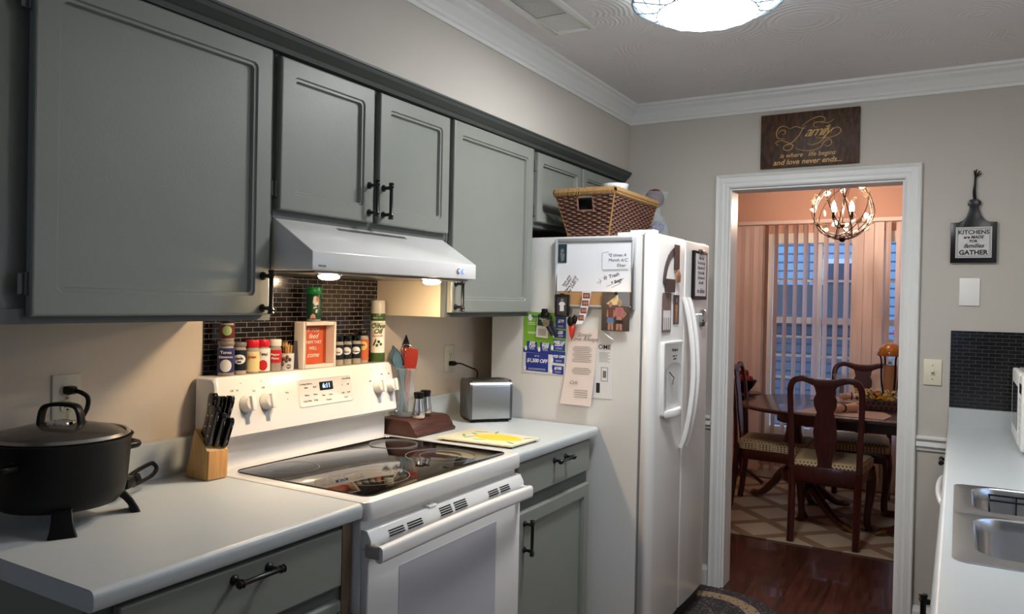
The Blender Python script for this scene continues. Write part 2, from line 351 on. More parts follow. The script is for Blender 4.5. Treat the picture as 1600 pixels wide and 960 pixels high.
cc = thing('wall_cabinet', (.15, 1.09, 1.351), 'grey wall cabinet with one tall door between hood and fridge, bare beige side', 'cabinet')
carcass(cc, .791, 1.402, 1.351, 2.075, side=RAWSIDE)
d = panel_door(cc, .805, 1.390, 1.368, 2.053, XF+.001, inset=.05); pull(d, (XF+.021, .828, 1.43), 'Z')
cd = thing('wall_cabinet', (.15, 1.9, 1.73), 'small dark grey two-door wall cabinet above the fridge behind the basket', 'cabinet')
carcass(cd, 1.405, 2.40, 1.73, 2.075, rails=(1.865,))
d1 = panel_door(cd, 1.428, 1.853, 1.752, 2.047, XF+.001, inset=.045); hinge(d1, XF+.001, 1.425, 1.80); hinge(d1, XF+.001, 1.425, 1.99)
d2 = panel_door(cd, 1.877, 2.325, 1.752, 2.047, XF+.001, inset=.045)
# cornice along the top of all wall cabinets
prof = [(XF-.002, 2.056), (XF+.022, 2.058), (XF+.026, 2.070), (XF+.032, 2.074), (XF+.048, 2.088), (XF+.052, 2.098), (XF+.056, 2.100), (XF+.056, 2.106), (XF-.002, 2.106)]
struct(MB().loft([[(x, y, z) for x, z in prof] for y in (-.72, 2.405)]).build('trim_9', mat('shadowed_cornice_grey', (64,68,65), .5)))  # cornice colour darkened to hold the shadow along the cabinet tops

# ------------------------------------------------------------------ left base cabinets
BX = .60
def base_cab(y0, y1, label, dr, doors, pulls_d, gap_side=False):
    t = thing('base_cabinet', (.3, (y0+y1)/2, 0), label, 'cabinet')
    MB().box(.01, BX-.019, y0, y1, .09, .873).build('body', GREY, t)
    MB().box(.01, BX-.07, y0+.002, y1-.002, 0, .09).build('toe_kick', GREYD, t)
    fr = MB().box(BX-.018, BX, y0, y0+.03, .09, .873).box(BX-.018, BX, y1-.03, y1, .09, .873).box(BX-.018, BX, y0+.03, y1-.03, .09, .13).box(BX-.018, BX, y0+.03, y1-.03, .845, .873).box(BX-.018, BX, y0+.03, y1-.03, .69, .75)
    fr.build('face_frame', GREYD, t)
    a, b, z0, z1 = dr
    d = panel_door(t, a, b, z0, z1, BX+.001, name='drawer', flat=True); pull(d, (BX+.021, pulls_d, .836), 'Y', .125)
    return t
bl = base_cab(-.655, -.035, 'grey base cabinet with drawer at the near end of the left counter', (-.612, -.05, .724, .862), None, -.322)
d = panel_door(bl, -.612, -.05, .13, .69, BX+.001, name='drawer', flat=True); pull(d, (BX+.021, -.10, .655), 'Y')
br_ = base_cab(.785, 1.385, 'grey base cabinet with drawer and panelled door between range and fridge', (.80, 1.37, .745, .868), None, 1.105)
d = panel_door(br_, .80, 1.372, .12, .695, BX+.001, inset=.05); pull(d, (BX+.021, .845, .612), 'Z', .125)
tag(MB().box(.05, .606, -.034, -.004, 0, .868).build('filler_strip', ZINC), 'narrow brown filler strip between left base cabinet and range', 'filler strip')

# countertops with rolled front edge and upstand
def counter_prof(z=.914, x1=.64, thk=.040):
    p = [(.0005, z-thk), (x1-.012, z-thk), (x1-.003, z-thk+.004), (x1, z-thk+.012), (x1, z-.014)]
    for i in range(5):
        a = i*PI/2/4; p.append((x1-.013+.013*math.cos(a), z-.013+.013*math.sin(a)))
    p += [(.032, z), (.024, z+.003), (.021, z+.010), (.021, z+.094), (.018, z+.100), (.0005, z+.102)]
    return p
def counter(y0, y1, label, name='countertop'):
    m = MB(); P = counter_prof(); m.loft([[(x, y0, z) for x, z in P], [(x, y1, z) for x, z in P]])
    return tag(m.build(name, COUNTER, smooth=True), label, 'countertop')
counter(-.672, -.002, 'pale grey laminate countertop with upstand, left of the range')
counter(.768, 1.404, 'pale blue-grey laminate countertop between range and fridge')

# ------------------------------------------------------------------ range
rg = thing('electric_range', (.33, .382, 0), 'white freestanding electric range with black glass cooktop', 'range')
Y0, Y1 = .001, .764
MB().box(.03, .628, Y0+.004, Y1-.004, .03, .868).build('body', WHITE, rg, bevel=.003)
# cooktop slab (rounded corners) with glass
def slab(z0, z1, x0, x1, y0, y1, r, e=.006, n=6):
    cx, cy, hx, hy = (x0+x1)/2, (y0+y1)/2, (x1-x0)/2, (y1-y0)/2
    L = lambda z, i: [(u, v, z) for u, v in rrect(cx, cy, hx-i, hy-i, max(r-i, .002), n)]
    return MB().loft([L(z0, .003), L(z0+.004, 0), L(z1-e, 0), L(z1-e*.35, e*.3), L(z1, e)])
slab(.869, .917, .035, .652, Y0, Y1, .022, .009).build('cooktop_frame', WHITE, rg, smooth=True)
slab(.9165, .9195, .125, .622, .040, .722, .03, .001).build('cooktop_glass', BLACKG, rg, smooth=True)
RING = mat('burner_ring_print', (150,146,142), .5)
ct = [(.470, .215, .115), (.470, .215, .075), (.225, .170, .075), (.225, .625, .082), (.470, .560, .112), (.470, .560, .068)]
for (x, y, r) in ct:
    m = MB(); n = 56; a_, b_ = r, r-.0010
    m.loft([[(x+q*math.cos(2*PI*i/n), y+q*math.sin(2*PI*i/n), z) for i in range(n)] for q, z in ((a_, .9194), (a_, .9199), (b_, .9199), (b_, .9194))], close=True)
    m.build('burner_ring', RING, rg)
# backguard: riser + tilted console
MB().box(.012, .075, Y0+.004, Y1-.004, .90, 1.03).build('riser', WHITE, rg, bevel=.004)
cp = [(.012, 1.012), (.118, 1.008), (.124, 1.016), (.094, 1.172), (.084, 1.182), (.014, 1.182)]
m = MB()
def conloop(y, k):
    cxm, czm = .06, 1.09
    return [(cxm+(x-cxm)*k, y, czm+(z-czm)*k) for x, z in cp]
m.loft([conloop(Y0-.004, .93), conloop(Y0+.001, .985), conloop(Y0+.008, 1), conloop(Y1-.006, 1), conloop(Y1+.001, .985), conloop(Y1+.006, .93)])
m.build('control_console', WHITE, rg, smooth=True)
cn = Vector((.156, 0, .030)).normalized(); cup = Vector((-.030, 0, .156)).normalized()
def cpt(y, t, d=0):   # point on console face: t = height along face above its lower edge
    return Vector((.124, y, 1.016))+cup*t+cn*d
PRN = mat('small_dark_print', (62,62,64), .6)
# raised control panel with display
m = MB()
def cl(i, d): return [cpt(u, v, d) for u, v in rrect(.422, .096, .122-i, .045-i, .008, 4)]
m.loft([cl(0, -.002), cl(0, .001), cl(.003, .0025), cl(.005, .001)]); m.build('control_panel', WHITEP, rg, smooth=True)
dp = MB().loft([[cpt(u, v, .0005) for u, v in rrect(.424, .112, .030, .0135, .001, 1)], [cpt(u, v, .0022) for u, v in rrect(.424, .112, .030, .0135, .001, 1)]]).build('clock_display', BLACKG, rg)
CLK = mat('clock_digits', (150,190,255), .5, emit=(150,190,255), es=.8)
text('6:11', .021, CLK, dp, cpt(.424, .112, .0026), YR, cup, 'clock_digits', bold=.0004)
ctl = []
for (y, t, s) in ((.335,.124,'Cooking Options'),(.335,.112,'Bake'),(.372,.112,'Broil'),(.335,.088,'Warm'),(.372,.088,'Timer'),(.408,.082,'Start'),(.44,.082,'Clean'),(.335,.07,'Cook Time'),(.372,.07,'Delay'),(.52,.128,'Oven Settings'),(.498,.108,'5'),(.525,.108,'Off'),(.498,.082,'Light'),(.525,.082,'Lock'),(.51,.066,'Oven'),(.43,.066,'Preheat')):
    text(s, .0075, PRN, rg, cpt(y, t, .0018), YR, cup, 'button_print', ext=.0002)
for (y, t, s) in ((.085,.148,'▪'),(.16,.148,'▪'),(.06,.128,'Off    Hi'),(.13,.122,'Lo'),(.165,.128,'Off'),(.255,.105,'Hot'),(.255,.085,'▪'),(.655,.148,'▪'),(.705,.128,'Off'),(.745,.128,'Hi'),(.735,.148,'▪'),(.64,.108,'Off')):
    text(s, .0085, PRN, rg, cpt(y, t, .0006), YR, cup, 'dial_print', ext=.0002)
for y in (.096, .170, .676, .742):
    t0 = .086
    # grey printed teardrop behind the knob
    poly = [(math.cos(a)*.025+y, math.sin(a)*.025+t0) for a in [PI*k/12 for k in range(-1, 14)]]
    poly += [(y-.020, t0-.022), (y-.007, t0-.040), (y-.007, t0-.058), (y+.007, t0-.058), (y+.007, t0-.040), (y+.020, t0-.022)]
    MB().loft([[cpt(u, v, .0002) for u, v in poly], [cpt(u, v, .0007) for u, v in poly]]).build('knob_print', GREYP, rg)
    m = MB(); n = 24
    def ring(r, d): return [cpt(y+r*math.cos(2*PI*i/n), t0+r*math.sin(2*PI*i/n), d) for i in range(n)]
    m.loft([ring(.024, .0008), ring(.024, .006), ring(.021, .010), ring(.0195, .024), ring(.017, .027)])
    kb = m.build('knob', WHITEP, rg, smooth=True)
    c = cpt(y, t0, .029); MB().obox(c, (Vector(YR)*.0065), cup*.0215, cn*.0075).build('knob_grip', WHITEP, kb, bevel=.002)
# oven door
dr_ = MB().box(.629, .652, Y0+.006, Y1-.006, .205, .800).build('oven_door', WHITE, rg, bevel=.004)
vt = MB()
vp = [(.629, .800), (.652, .800), (.664, .806), (.662, .824), (.650, .846), (.629, .848)]
m = MB().loft([[(x, y, z) for x, z in vp] for y in (Y0+.004, Y1-.004)]).build('vent_trim', WHITE, dr_, bevel=.0015)
SL = mat('slot_black', (10,10,10), .8)
nx, nz = Vector((.022, 0, .012)).normalized(), Vector((-.012, 0, .022)).normalized()
for (a, b) in ((.075,.135),(.150,.212),(.295,.350),(.365,.425),(.545,.600),(.612,.668)):
    for k in range(4 if .2 < a < .5 else 3):
        c = Vector((.6625, (a+b)/2, .8225))+nz*(.0063*k-.003)+nx*.0001
        MB().obox(c, (0, (b-a)/2, 0), nz*.0019, nx*.0012).build('vent_slot', SL, dr_)
MB().box(.629, .653, .255, .29, .846, .853).build('door_latch', WHITEP, dr_, bevel=.002)
pts = []; 
for i in range(17):
    t = i/16; pts.append((.690+.016*math.sin(PI*t), .002+t*.750, .800+.012*math.sin(PI*t)-.004))
m = MB(); loops = []
for x, y, z in pts: loops.append([(x+u, y, z+v) for u, v in rrect(0, 0, .012, .020, .010, 4)])
m.loft(loops); m.build('handle', WHITE, dr_, smooth=True)
HB = mat('grey_end_cap', (170,160,150), .5)  # warm grey for the near bracket; the far one is white
MB().box(.645, .694, .000, .022, .782, .816).build('handle_bracket', HB, dr_, bevel=.006)
MB().box(.645, .694, .738, .756, .784, .814).build('handle_bracket', WHITE, dr_, bevel=.006)
MB().loft([[(x, u, v) for u, v in rrect(.3675, .525, .239, .203, .004, 3)] for x in (.6515, .6535)]).build('oven_window', OVENW, dr_)
MB().box(.629, .652, Y0+.006, Y1-.006, .055, .198).build('storage_drawer', WHITE, rg, bevel=.004)

# ------------------------------------------------------------------ hood
hd = thing('range_hood', (.2, .388, 1.483), 'white under-cabinet range hood with two lit lamps above the cooktop', 'range hood')
hp = [(.002, 1.484), (.452, 1.484), (.452, 1.534), (.312, 1.622), (.002, 1.622)]
HY0, HY1 = .004, .772
MB().loft([[(x, y, z) for x, z in hp] for y in (HY0, HY1)]).build('shell', WHITE, hd, bevel=.003)
sd = Vector((.452-.312, 0, 1.534-1.622)).normalized(); sn_ = Vector((-sd.z, 0, sd.x))
m = MB()
for k in range(44):
    y = .225+k*.0072
    m.obox(Vector((.330, y, 1.6107))+sn_*.0002, (0, .0011, 0), sd*.007, sn_*.0008)
m.build('grille_slots', SL, hd)
MB().box(.03, .435, .03, .75, 1.478, 1.483).build('underside_filter', STEELD, hd, bevel=.001)
LAMP = mat('warm_lamp_lens', (255,240,215), .4, emit=(255,222,180), es=HOOD_E)
for y in (.135, .61):
    b_ = MB().lathe([(.036, 1.4775), (.036, 1.4745), (.030, 1.473)], (.385, y, 0), 24).build('lamp_ring', CHROME, hd, smooth=True)
    MB().lathe([(1e-5, 1.4728), (.029, 1.4728), (.027, 1.467), (.018, 1.4635), (1e-5, 1.462)], (.385, y, 0), 24).build('lamp_lens', LAMP, b_, smooth=True)
for y, mm, nm in ((.664, STEEL, 'push_button'), (.690, mat('blue_lit_button', (120,150,235), .4, emit=(70,110,255), es=.9), 'lit_push_button')):
    MB().lathe([(.0095, .452), (.0095, .4545), (.007, .4550), (1e-5, .4550)], (0, y, 1.509), 20, 'X').build(nm, mm, hd, smooth=True)
    MB().lathe([(.0062, .455), (.0062, .4565), (1e-5, .4567)], (0, y, 1.509), 18, 'X').build('button_cap', WHITEP, hd, smooth=True)
text('BROAN', .008, mat('grey_badge', (150,150,152), .4, metal=.6), hd, (.4525, .040, 1.496), YR, ZU, 'badge')

# ------------------------------------------------------------------ fridge
FY0, FY1, FXF = 1.418, 2.185, .862
fr_ = thing('refrigerator', (.5, 1.8, 0), 'white side-by-side refrigerator with papers and photos on its side', 'refrigerator')
m = MB(); m.loft([[(x, y, z) for x, z in [(u, v) for u, v in rrect(.462, .853, .340, .830, .012, 4)]] for y in (FY0, FY1)])
m.build('cabinet_body', FRIDGEW, fr_, smooth=True)
MB().box(.14, .56, FY0+.02, FY1-.02, .0, .03).build('base_feet', BLACKP, fr_)
MB().box(.803, .812, FY0+.008, FY1-.008, .10, 1.68).build('door_gasket', mat('grey_gasket', (140,140,140), .6), fr_)
MB().box(.79, .835, FY0+.02, FY1-.02, .022, .085).build('base_grille', mat('dark_grille', (38,36,36), .6), fr_, bevel=.003)
def fdoor(y0, y1, rl, rr, name, zt=1.690):
    p = [(.813, y0+.002), (.822, y0)]
    n = 8
    for i in range(n+1):
        a = i/n*PI/2; p.append((FXF-rl*.55+rl*.55*math.sin(a)-.003, y0+rl*(1-math.cos(a))))
    k = 6
    for i in range(1, k): p.append((FXF-.003+.004*math.sin(PI*i/k), y0+rl+(y1-rr-y0-rl)*i/k))
    for i in range(n+1):
        a = i/n*PI/2; p.append((FXF-rr*.55+rr*.55*math.cos(a)-.003, y1-rr+rr*math.sin(a)))
    p += [(.822, y1), (.813, y1-.002)]
    c = Vector((sum(q[0] for q in p)/len(p), sum(q[1] for q in p)/len(p)))
    def L(z, s): return [(c.x+(x-c.x)*(1-s/.03), c.y+(y-c.y)*(1-s/((y1-y0)/2)), z) for x, y in p]
    return MB().loft([L(.098, .003), L(.103, 0), L(zt-.006, 0), L(zt, .004)]).build(name, WHITE, fr_, smooth=True)
fz = fdoor(FY0, 1.793, .05, .012, 'freezer_door'); fg = fdoor(1.799, FY1, .012, .045, 'fridge_door')
def fhandle(y, parent, z0=.80, z1=1.445):
    loops = []; n = 24
    for i in range(n+1):
        t = i/n; z = z0+(z1-z0)*t; s = math.sin(PI*t)**.75 if 0 < t < 1 else 0
        x = FXF+.004+.048*s
        loops.append([(x+u, y+v, z) for u, v in rrect(0, 0, .011, .012, .007, 3)])
    return MB().loft(loops).build('handle', WHITE, parent, smooth=True)
fhandle(1.768, fz); fhandle(1.826, fg)
MB().box(.69, .80, FY0+.02, FY0+.09, 1.684, 1.697).box(.74, .845, FY0+.03, FY0+.075, 1.690, 1.706).build('hinge_cover', WHITEP, fr_, bevel=.004)
MB().box(.74, .845, FY1-.08, FY1-.03, 1.684, 1.70).build('hinge_cover', WHITEP, fr_, bevel=.004)
# dispenser
XD = FXF+.002
dsp = MB()
def DL(x, i, z0=.962, z1=1.262): return [(x, u, v) for u, v in rrect(1.627, (z0+z1)/2, .124-i, (z1-z0)/2-i, .01, 4)]
dsp.loft([DL(XD-.004, 0), DL(XD+.006, 0), DL(XD+.010, .003), DL(XD+.010, .012), DL(XD+.0085, .014)])
dp_ = dsp.build('dispenser', WHITEP, fz, smooth=True)
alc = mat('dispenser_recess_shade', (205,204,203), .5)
m = MB(); pp = []
for i in range(13):
    a = PI*i/12; pp.append((1.627+.098*math.cos(a), 1.145+.030*math.sin(a)))
pp += [(1.529, .985), (1.725, .985)]
m.loft([[(XD+.0087, u, v) for u, v in pp], [(XD+.0105, u, v) for u, v in pp]]); 
# recess built as a shallow cupped liner
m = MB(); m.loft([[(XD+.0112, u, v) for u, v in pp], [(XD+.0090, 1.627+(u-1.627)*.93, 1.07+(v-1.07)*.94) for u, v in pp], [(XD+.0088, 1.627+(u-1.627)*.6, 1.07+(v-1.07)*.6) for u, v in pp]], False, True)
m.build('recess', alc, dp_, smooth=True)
MB().loft([[(XD+.008+a, 1.627+b, z) for a, b in [(0, -.105)]+[(.026*math.sin(PI*i/8), -.105+.21*i/8) for i in range(1, 8)]+[(0, .105)]] for z in (.955, .985)]).build('drip_tray', WHITEP, dp_, bevel=.003)
MB().tube([(XD+.012, 1.565, 1.14), (XD+.02, 1.575, 1.125), (XD+.02, 1.60, 1.115), (XD+.014, 1.60, 1.085)], .003, 8).build('water_lever', STEEL, dp_, smooth=True)
text('Whirlpool', .018, PRN, dp_, (XD+.0092, 1.64, 1.225), YR, ZU, 'badge'); text('water   ice\ncrushed', .012, PRN, dp_, (XD+.0092, 1.64, 1.195), YR, ZU, 'badge')

# ------------------------------------------------------------------ things on the fridge side (plane Y = FY0, facing -Y, X to the right)
YS = FY0
def sheet(name, x0, x1, z0, z1, m, parent=None, t=.0012, y=YS-.0006, tilt=0.):
    """thin card on the fridge side; y = back face"""
    cx, cz = (x0+x1)/2, (z0+z1)/2; hx, hz = (x1-x0)/2, (z1-z0)/2; c, s = math.cos(tilt), math.sin(tilt)
    P = [(cx+c*u*hx-s*v*hz, cz+s*u*hx+c*v*hz) for u, v in ((-1,-1),(1,-1),(1,1),(-1,1))]
    return MB().prism(P, 'Y', y-t, y).build(name, m, parent)
def tpl(s, size, m, parent, x, z, d, tilt=0., **k):
    R = (math.cos(tilt), 0, math.sin(tilt)); U = (-math.sin(tilt), 0, math.cos(tilt))
    return text(s, size, m, parent, (x, YS-d, z), R, U, k.pop('name', 'lettering'), ext=.0002, **k)
INK = mat('black_ink', (28,28,32), .6); INKG = mat('grey_ink', (120,116,112), .7)
ALU = mat('whiteboard_frame_aluminium', (176,178,180), .4, metal=.3); CORK = mat('cork', (184,140,92), .9, noise=.25, nscale=300, bump=.3, bscale=400)
wb = thing('whiteboard', (.604, YS, 1.395), 'white dry-erase and cork memo board on the fridge side', 'memo board')
MB().box(.440, .770, YS-.010, YS-.001, 1.458, 1.660).build('writing_surface', mat('dry_erase_white', (236,236,240), .2), wb)
MB().box(.440, .770, YS-.010, YS-.001, 1.402, 1.456).build('cork_strip', CORK, wb)
m = MB()
for a, b, c, d in ((.428,.441,1.388,1.674), (.769,.782,1.388,1.674), (.441,.769,1.388,1.402), (.441,.769,1.660,1.674)): m.box(a, b, YS-.015, YS-.001, c, d)
m.build('frame', ALU, wb, bevel=.002)
tpl('*2 times A', .018, INK, wb, .704, 1.604, .0103, 0, shear=.3); tpl('Month A/C', .018, INK, wb, .708, 1.584, .0103, 0, shear=.2); tpl('filter', .020, INK, wb, .722, 1.563, .0103, 0, shear=.2)
m = MB(); yy = YS-.0103
for P in ([(.668,1.618),(.640,1.614),(.641,1.546),(.750,1.549)], [(.645,1.541),(.752,1.544)], [(.662,1.478),(.735,1.512)], [(.684,1.474),(.725,1.495)], [(.62,1.492),(.638,1.502),(.630,1.510)], [(.638,1.502),(.633,1.488)]):
    m.tube([(x, yy, z) for x, z in P], .0006, 5)
m.build('marker_strokes', INK, wb)
tpl('☆ Trash', .020, INK, wb, .680, 1.520, .0103, .28, shear=.1, bold=.0002); tpl('* Bags', .019, INK, wb, .704, 1.500, .0103, .38, shear=.1, bold=.0002)
tpl('love you\nDudes!\nHave a good\nday Dad!! :)', .0155, INK, wb, .497, 1.492, .0103, .95, bold=.0001, lines=.8)

FR_BLK = mat('black_frame_gloss', (18,18,20), .3); PHOTO_D = mat('photo_dark', (54,40,38), .3, noise=.8, nscale=110); PHOTO_W = mat('photo_paper_white', (226,222,220), .3)
SKIN = mat('photo_skin', (176,122,100), .4); BLUEC = mat('photo_blue', (84,120,160), .4); PINKC = mat('photo_pink', (176,92,104), .4); BLOND = mat('photo_blond', (190,160,112), .4)
GREYC = mat('photo_grey', (120,120,124), .4); WARMW = mat('photo_warm_light', (238,208,150), .4); DKRED = mat('photo_dark_red', (96,42,40), .4)
def blob(parent, pts, m, d, name='printed_figure'):
    """flat printed shape on a photo, polygon points in X,Z"""
    return MB().prism(pts, 'Y', YS-d-.0003, YS-d).build(name, m, parent)
def ell(x, z, a, b, n=12): return [(x+a*math.cos(2*PI*i/n), z+b*math.sin(2*PI*i/n)) for i in range(n)]
def body(x, z, h, w_):   # small standing figure outline
    return [(x-w_*.5,z+h*.78),(x-w_*.62,z+h*.5),(x-w_*.35,z+h*.48),(x-w_*.4,z),(x-w_*.08,z),(x,z+h*.35),(x+w_*.08,z),(x+w_*.4,z),(x+w_*.35,z+h*.48),(x+w_*.62,z+h*.5),(x+w_*.5,z+h*.78)]
# player magnet top left of board
o = sheet('sports_magnet', .443, .482, 1.576, 1.652, mat('teal_print', (34,60,66), .3, noise=.3, nscale=60), y=YS-.0106); tag(o, 'small dark teal magnet at the top left of the whiteboard', 'magnet')
for P in (ell(.462,1.625,.008,.009), [(.452,1.618),(.474,1.612),(.470,1.585),(.458,1.580)]): MB().prism(P, 'Y', YS-.0124, YS-.0119).build('printed_figure', GREYC, o)
# black framed photo
o = thing('framed_photo', (.47, YS, 1.36), 'small black framed photo of a player in a white shirt hanging from the cork strip', 'photo frame')
m = MB()
for a, b, c, d in ((.437,.445,1.354,1.444), (.495,.503,1.354,1.444), (.445,.495,1.354,1.364), (.445,.495,1.435,1.444)): m.box(a, b, YS-.024, YS-.0165, c, d)
m.box(.461, .479, YS-.024, YS-.0165, 1.443, 1.449); m.build('frame', FR_BLK, o, bevel=.0015)
MB().box(.445, .495, YS-.021, YS-.0165, 1.364, 1.435).build('picture', mat('photo_charcoal', (58,58,62), .3), o)
MB().prism([(.455,1.404),(.462,1.414),(.478,1.414),(.486,1.404),(.479,1.400),(.479,1.376),(.461,1.376),(.461,1.400)], 'Y', YS-.0222, YS-.0212).build('printed_figure', PHOTO_W, o)
MB().prism(ell(.470,1.421,.006,.008), 'Y', YS-.0222, YS-.0212).build('printed_figure', GREYC, o)
# photo booth strip
o = sheet('photo_strip', .0, .001, 0, .001, PHOTO_W, y=YS); bpy.data.objects.remove(o)
m = MB(); L1 = []
ps = [(.560,1.459,.0),(.559,1.43,.0),(.556,1.40,.004),(.551,1.37,.008),(.545,1.345,.016),(.538,1.325,.024)]
m.loft([[(x, YS-.018-.0, z), (x+.040*(1-.0), YS-.018, z+.001), (x+.040, YS-.0192, z+.001), (x, YS-.0192, z)] if k == 0 else [(x, YS-.018-c*.4, z), (x+.038-k*.002, YS-.018-c*.4, z), (x+.038-k*.002, YS-.0192-c*.4, z), (x, YS-.0192-c*.4, z)] for k, (x, z, c) in enumerate(ps)])
o = tag(m.build('photo_strip', PHOTO_W), 'curling white photo booth strip with four pictures hanging from the cork', 'photo strip')
for k, (x, z) in enumerate(((.579,1.441),(.576,1.411),(.571,1.381),(.563,1.351))):
    yb = YS-.0196-(0, .0012, .0035, .0065)[k]
    MB().prism([(x-.015,z-.011),(x+.015-.002*k,z-.011),(x+.015-.002*k,z+.011),(x-.015,z+.011)], 'Y', yb-.0004, yb).build('picture', DKRED, o)
    for dx in (-.006, .005): MB().prism(ell(x+dx, z, .0055, .008, 9), 'Y', yb-.0008, yb-.0004).build('printed_face', SKIN, o)
# large photo of two women
o = sheet('photo_print', .646, .765, 1.303, 1.456, PHOTO_D, y=YS-.0165); tag(o, 'large colour photo of two people posing, pinned below the board', 'photo')
D = .0180
blob(o, [(.70,1.456),(.765,1.456),(.765,1.40),(.70,1.405)], GREYC, D, 'printed_wall')
blob(o, [(.666,1.410),(.714,1.448),(.722,1.410),(.700,1.405)], WARMW, D+.0003, 'printed_lamp_glow')
blob(o, body(.686,1.306,.105,.030), SKIN, D+.0004); blob(o, body(.722,1.306,.115,.032), SKIN, D+.0004)
blob(o, [(.672,1.355),(.698,1.355),(.700,1.335),(.670,1.335)], BLUEC, D+.0008); blob(o, [(.673,1.395),(.698,1.395),(.696,1.356),(.676,1.356)], DKRED, D+.0008)
blob(o, [(.710,1.393),(.735,1.393),(.732,1.362),(.712,1.362)], PINKC, D+.0008); blob(o, [(.708,1.347),(.737,1.347),(.738,1.332),(.707,1.332)], INK, D+.0008)
blob(o, [(.736,1.39),(.754,1.372),(.738,1.352),(.736,1.357),(.746,1.372),(.733,1.383)], SKIN, D+.0008)
blob(o, ell(.684,1.408,.008,.011), SKIN, D+.0008); blob(o, ell(.722,1.414,.010,.014), BLOND, D+.0006); blob(o, ell(.721,1.412,.006,.009), SKIN, D+.0010)
tag(MB().lathe([(.006, -.0), (.0065, -.004), (.004, -.008), (1e-5, -.009)], (.708, YS-.0195, 1.452), 14, 'Y').build('push_pin', BLACK, smooth=True), 'round black push pin holding the large photo of two people', 'push pin')
# green blue coupon flyer
GRN = mat('flyer_green', (122,178,52), .4); NAVY = mat('flyer_blue', (34,54,140), .4); WP = mat('white_print', (240,240,240), .5)
o = sheet('coupon_flyer', .281, .484, 1.110, 1.368, mat('flyer_white', (222,224,230), .4), tilt=-.015); tag(o, 'green, white and blue coupon flyer on the left of the fridge side', 'flyer')
D = .0019
blob(o, [(.281,1.200),(.480,1.192),(.484,1.366),(.283,1.369)], GRN, D, 'green_panel')
blob(o, [(.281,1.215),(.481,1.207),(.481,1.190),(.281,1.198)], NAVY, D+.0003, 'blue_band')
def coupon(x0, x1, z0, z1, s, sz):
    p = blob(o, [(x0,z0+.003),(x1,z0),(x1,z1-.003),(x0,z1)], NAVY, D+.0007, 'coupon')
    tpl(s, sz, WP, p, (x0+x1)/2, (z0+z1)/2+.006, D+.0012, -.02, shear=.2, bold=.0005, lines=.75, sp=.95)
    m = MB()
    for k in range(2): m.prism([(x0+.012,z0+.008+k*.004),(x1-.012,z0+.0075+k*.004),(x1-.012,z0+.0085+k*.004),(x0+.012,z0+.009+k*.004)], 'Y', YS-D-.0013, YS-D-.0010)
    m.build('fine_print', WP, p)
    blob(o, ell(x0-.004, z0+.012, .006, .011, 10)+[], WP, D+.0011, 'thumb_mark')
coupon(.298,.348,1.203,1.245,'$99\nOFF',.018); coupon(.362,.411,1.200,1.242,'$250\nOFF',.017); coupon(.424,.478,1.210,1.258,'FREE UV\nLIGHT',.015)
coupon(.295,.402,1.118,1.196,'$1,500 OFF',.0215); coupon(.424,.477,1.158,1.202,'$25 OFF',.015); coupon(.421,.474,1.112,1.150,'$100',.017)
coupon(.432,.482,1.302,1.352,'$79',.018); coupon(.430,.481,1.262,1.298,'$25',.016)
tpl('UP TO', .008, WP, o, .348, 1.183, D+.0013); 
blob(o, ell(.312,1.345,.010,.014), WP, D+.0005, 'thumb_mark'); tpl('Plumbing', .015, NAVY, o, .345, 1.35, D+.0007, bold=.0004)
for z in (1.325,1.318,1.285,1.28): blob(o, [(.302,z),(.345,z-.001),(.345,z-.003),(.302,z-.002)], WP, D+.0005, 'fine_print')
# card stack under black clip
o = sheet('paper_card', .345, .402, 1.262, 1.345, PHOTO_W, y=YS-.005, tilt=-.06); tag(o, 'white card with small print clipped over the flyer', 'card')
m = MB()
for k in range(6): m.prism([(.352,1.272+k*.005),(.39,1.270+k*.005),(.39,1.272+k*.005),(.352,1.274+k*.005)], 'Y', YS-.0067, YS-.0062)
m.build('fine_print', INKG, o)
o = sheet('business_card', .352, .415, 1.310, 1.358, mat('dark_green_card', (20,58,46), .4), y=YS-.0075, tilt=-.1); tag(o, 'dark green card with white lettering held by the black clip', 'card')
tpl('Pure Home\nTavern', .0105, WP, o, .384, 1.335, .0091, -.1, bold=.0003, lines=.8)
o = MB().obox((.405, YS-.012, 1.305), (.020,0,-.030), (.007,0,.005), (0,.004,0)).obox((.428, YS-.011, 1.30), (.016,0,-.032), (.009,0,.005), (0,.002,0)).build('bottle_opener', mat('navy_white_opener', (26,32,52), .35), bevel=.002); tag(o, 'navy bottle opener magnet slanting below the green card', 'bottle opener')
MB().lathe([(.016, -.006), (.017, 0), (1e-5, .001)], (.398, YS-.016, 1.325), 16, 'Y').build('steel_ring', STEEL, o, smooth=True)
def clip(x, z, m_, lab, s=1.):
    t = thing('magnetic_clip', (x, YS, z-.02), lab, 'clip')
    MB().prism([(x-.015*s,z-.012*s),(x+.015*s,z-.012*s),(x+.019*s,z+.006*s),(x+.010*s,z+.010*s),(x-.010*s,z+.010*s),(x-.019*s,z+.006*s)], 'Y', YS-.020, YS-.009).build('jaw', m_, t, bevel=.002)
    MB().prism(rrect(x, z+.014*s, .012*s, .008*s, .005*s, 4), 'Y', YS-.024, YS-.012).build('grip', BLACKP, t, bevel=.001)
clip(.388, 1.362, BLACKP, 'wide black plastic clip holding the dark green card')
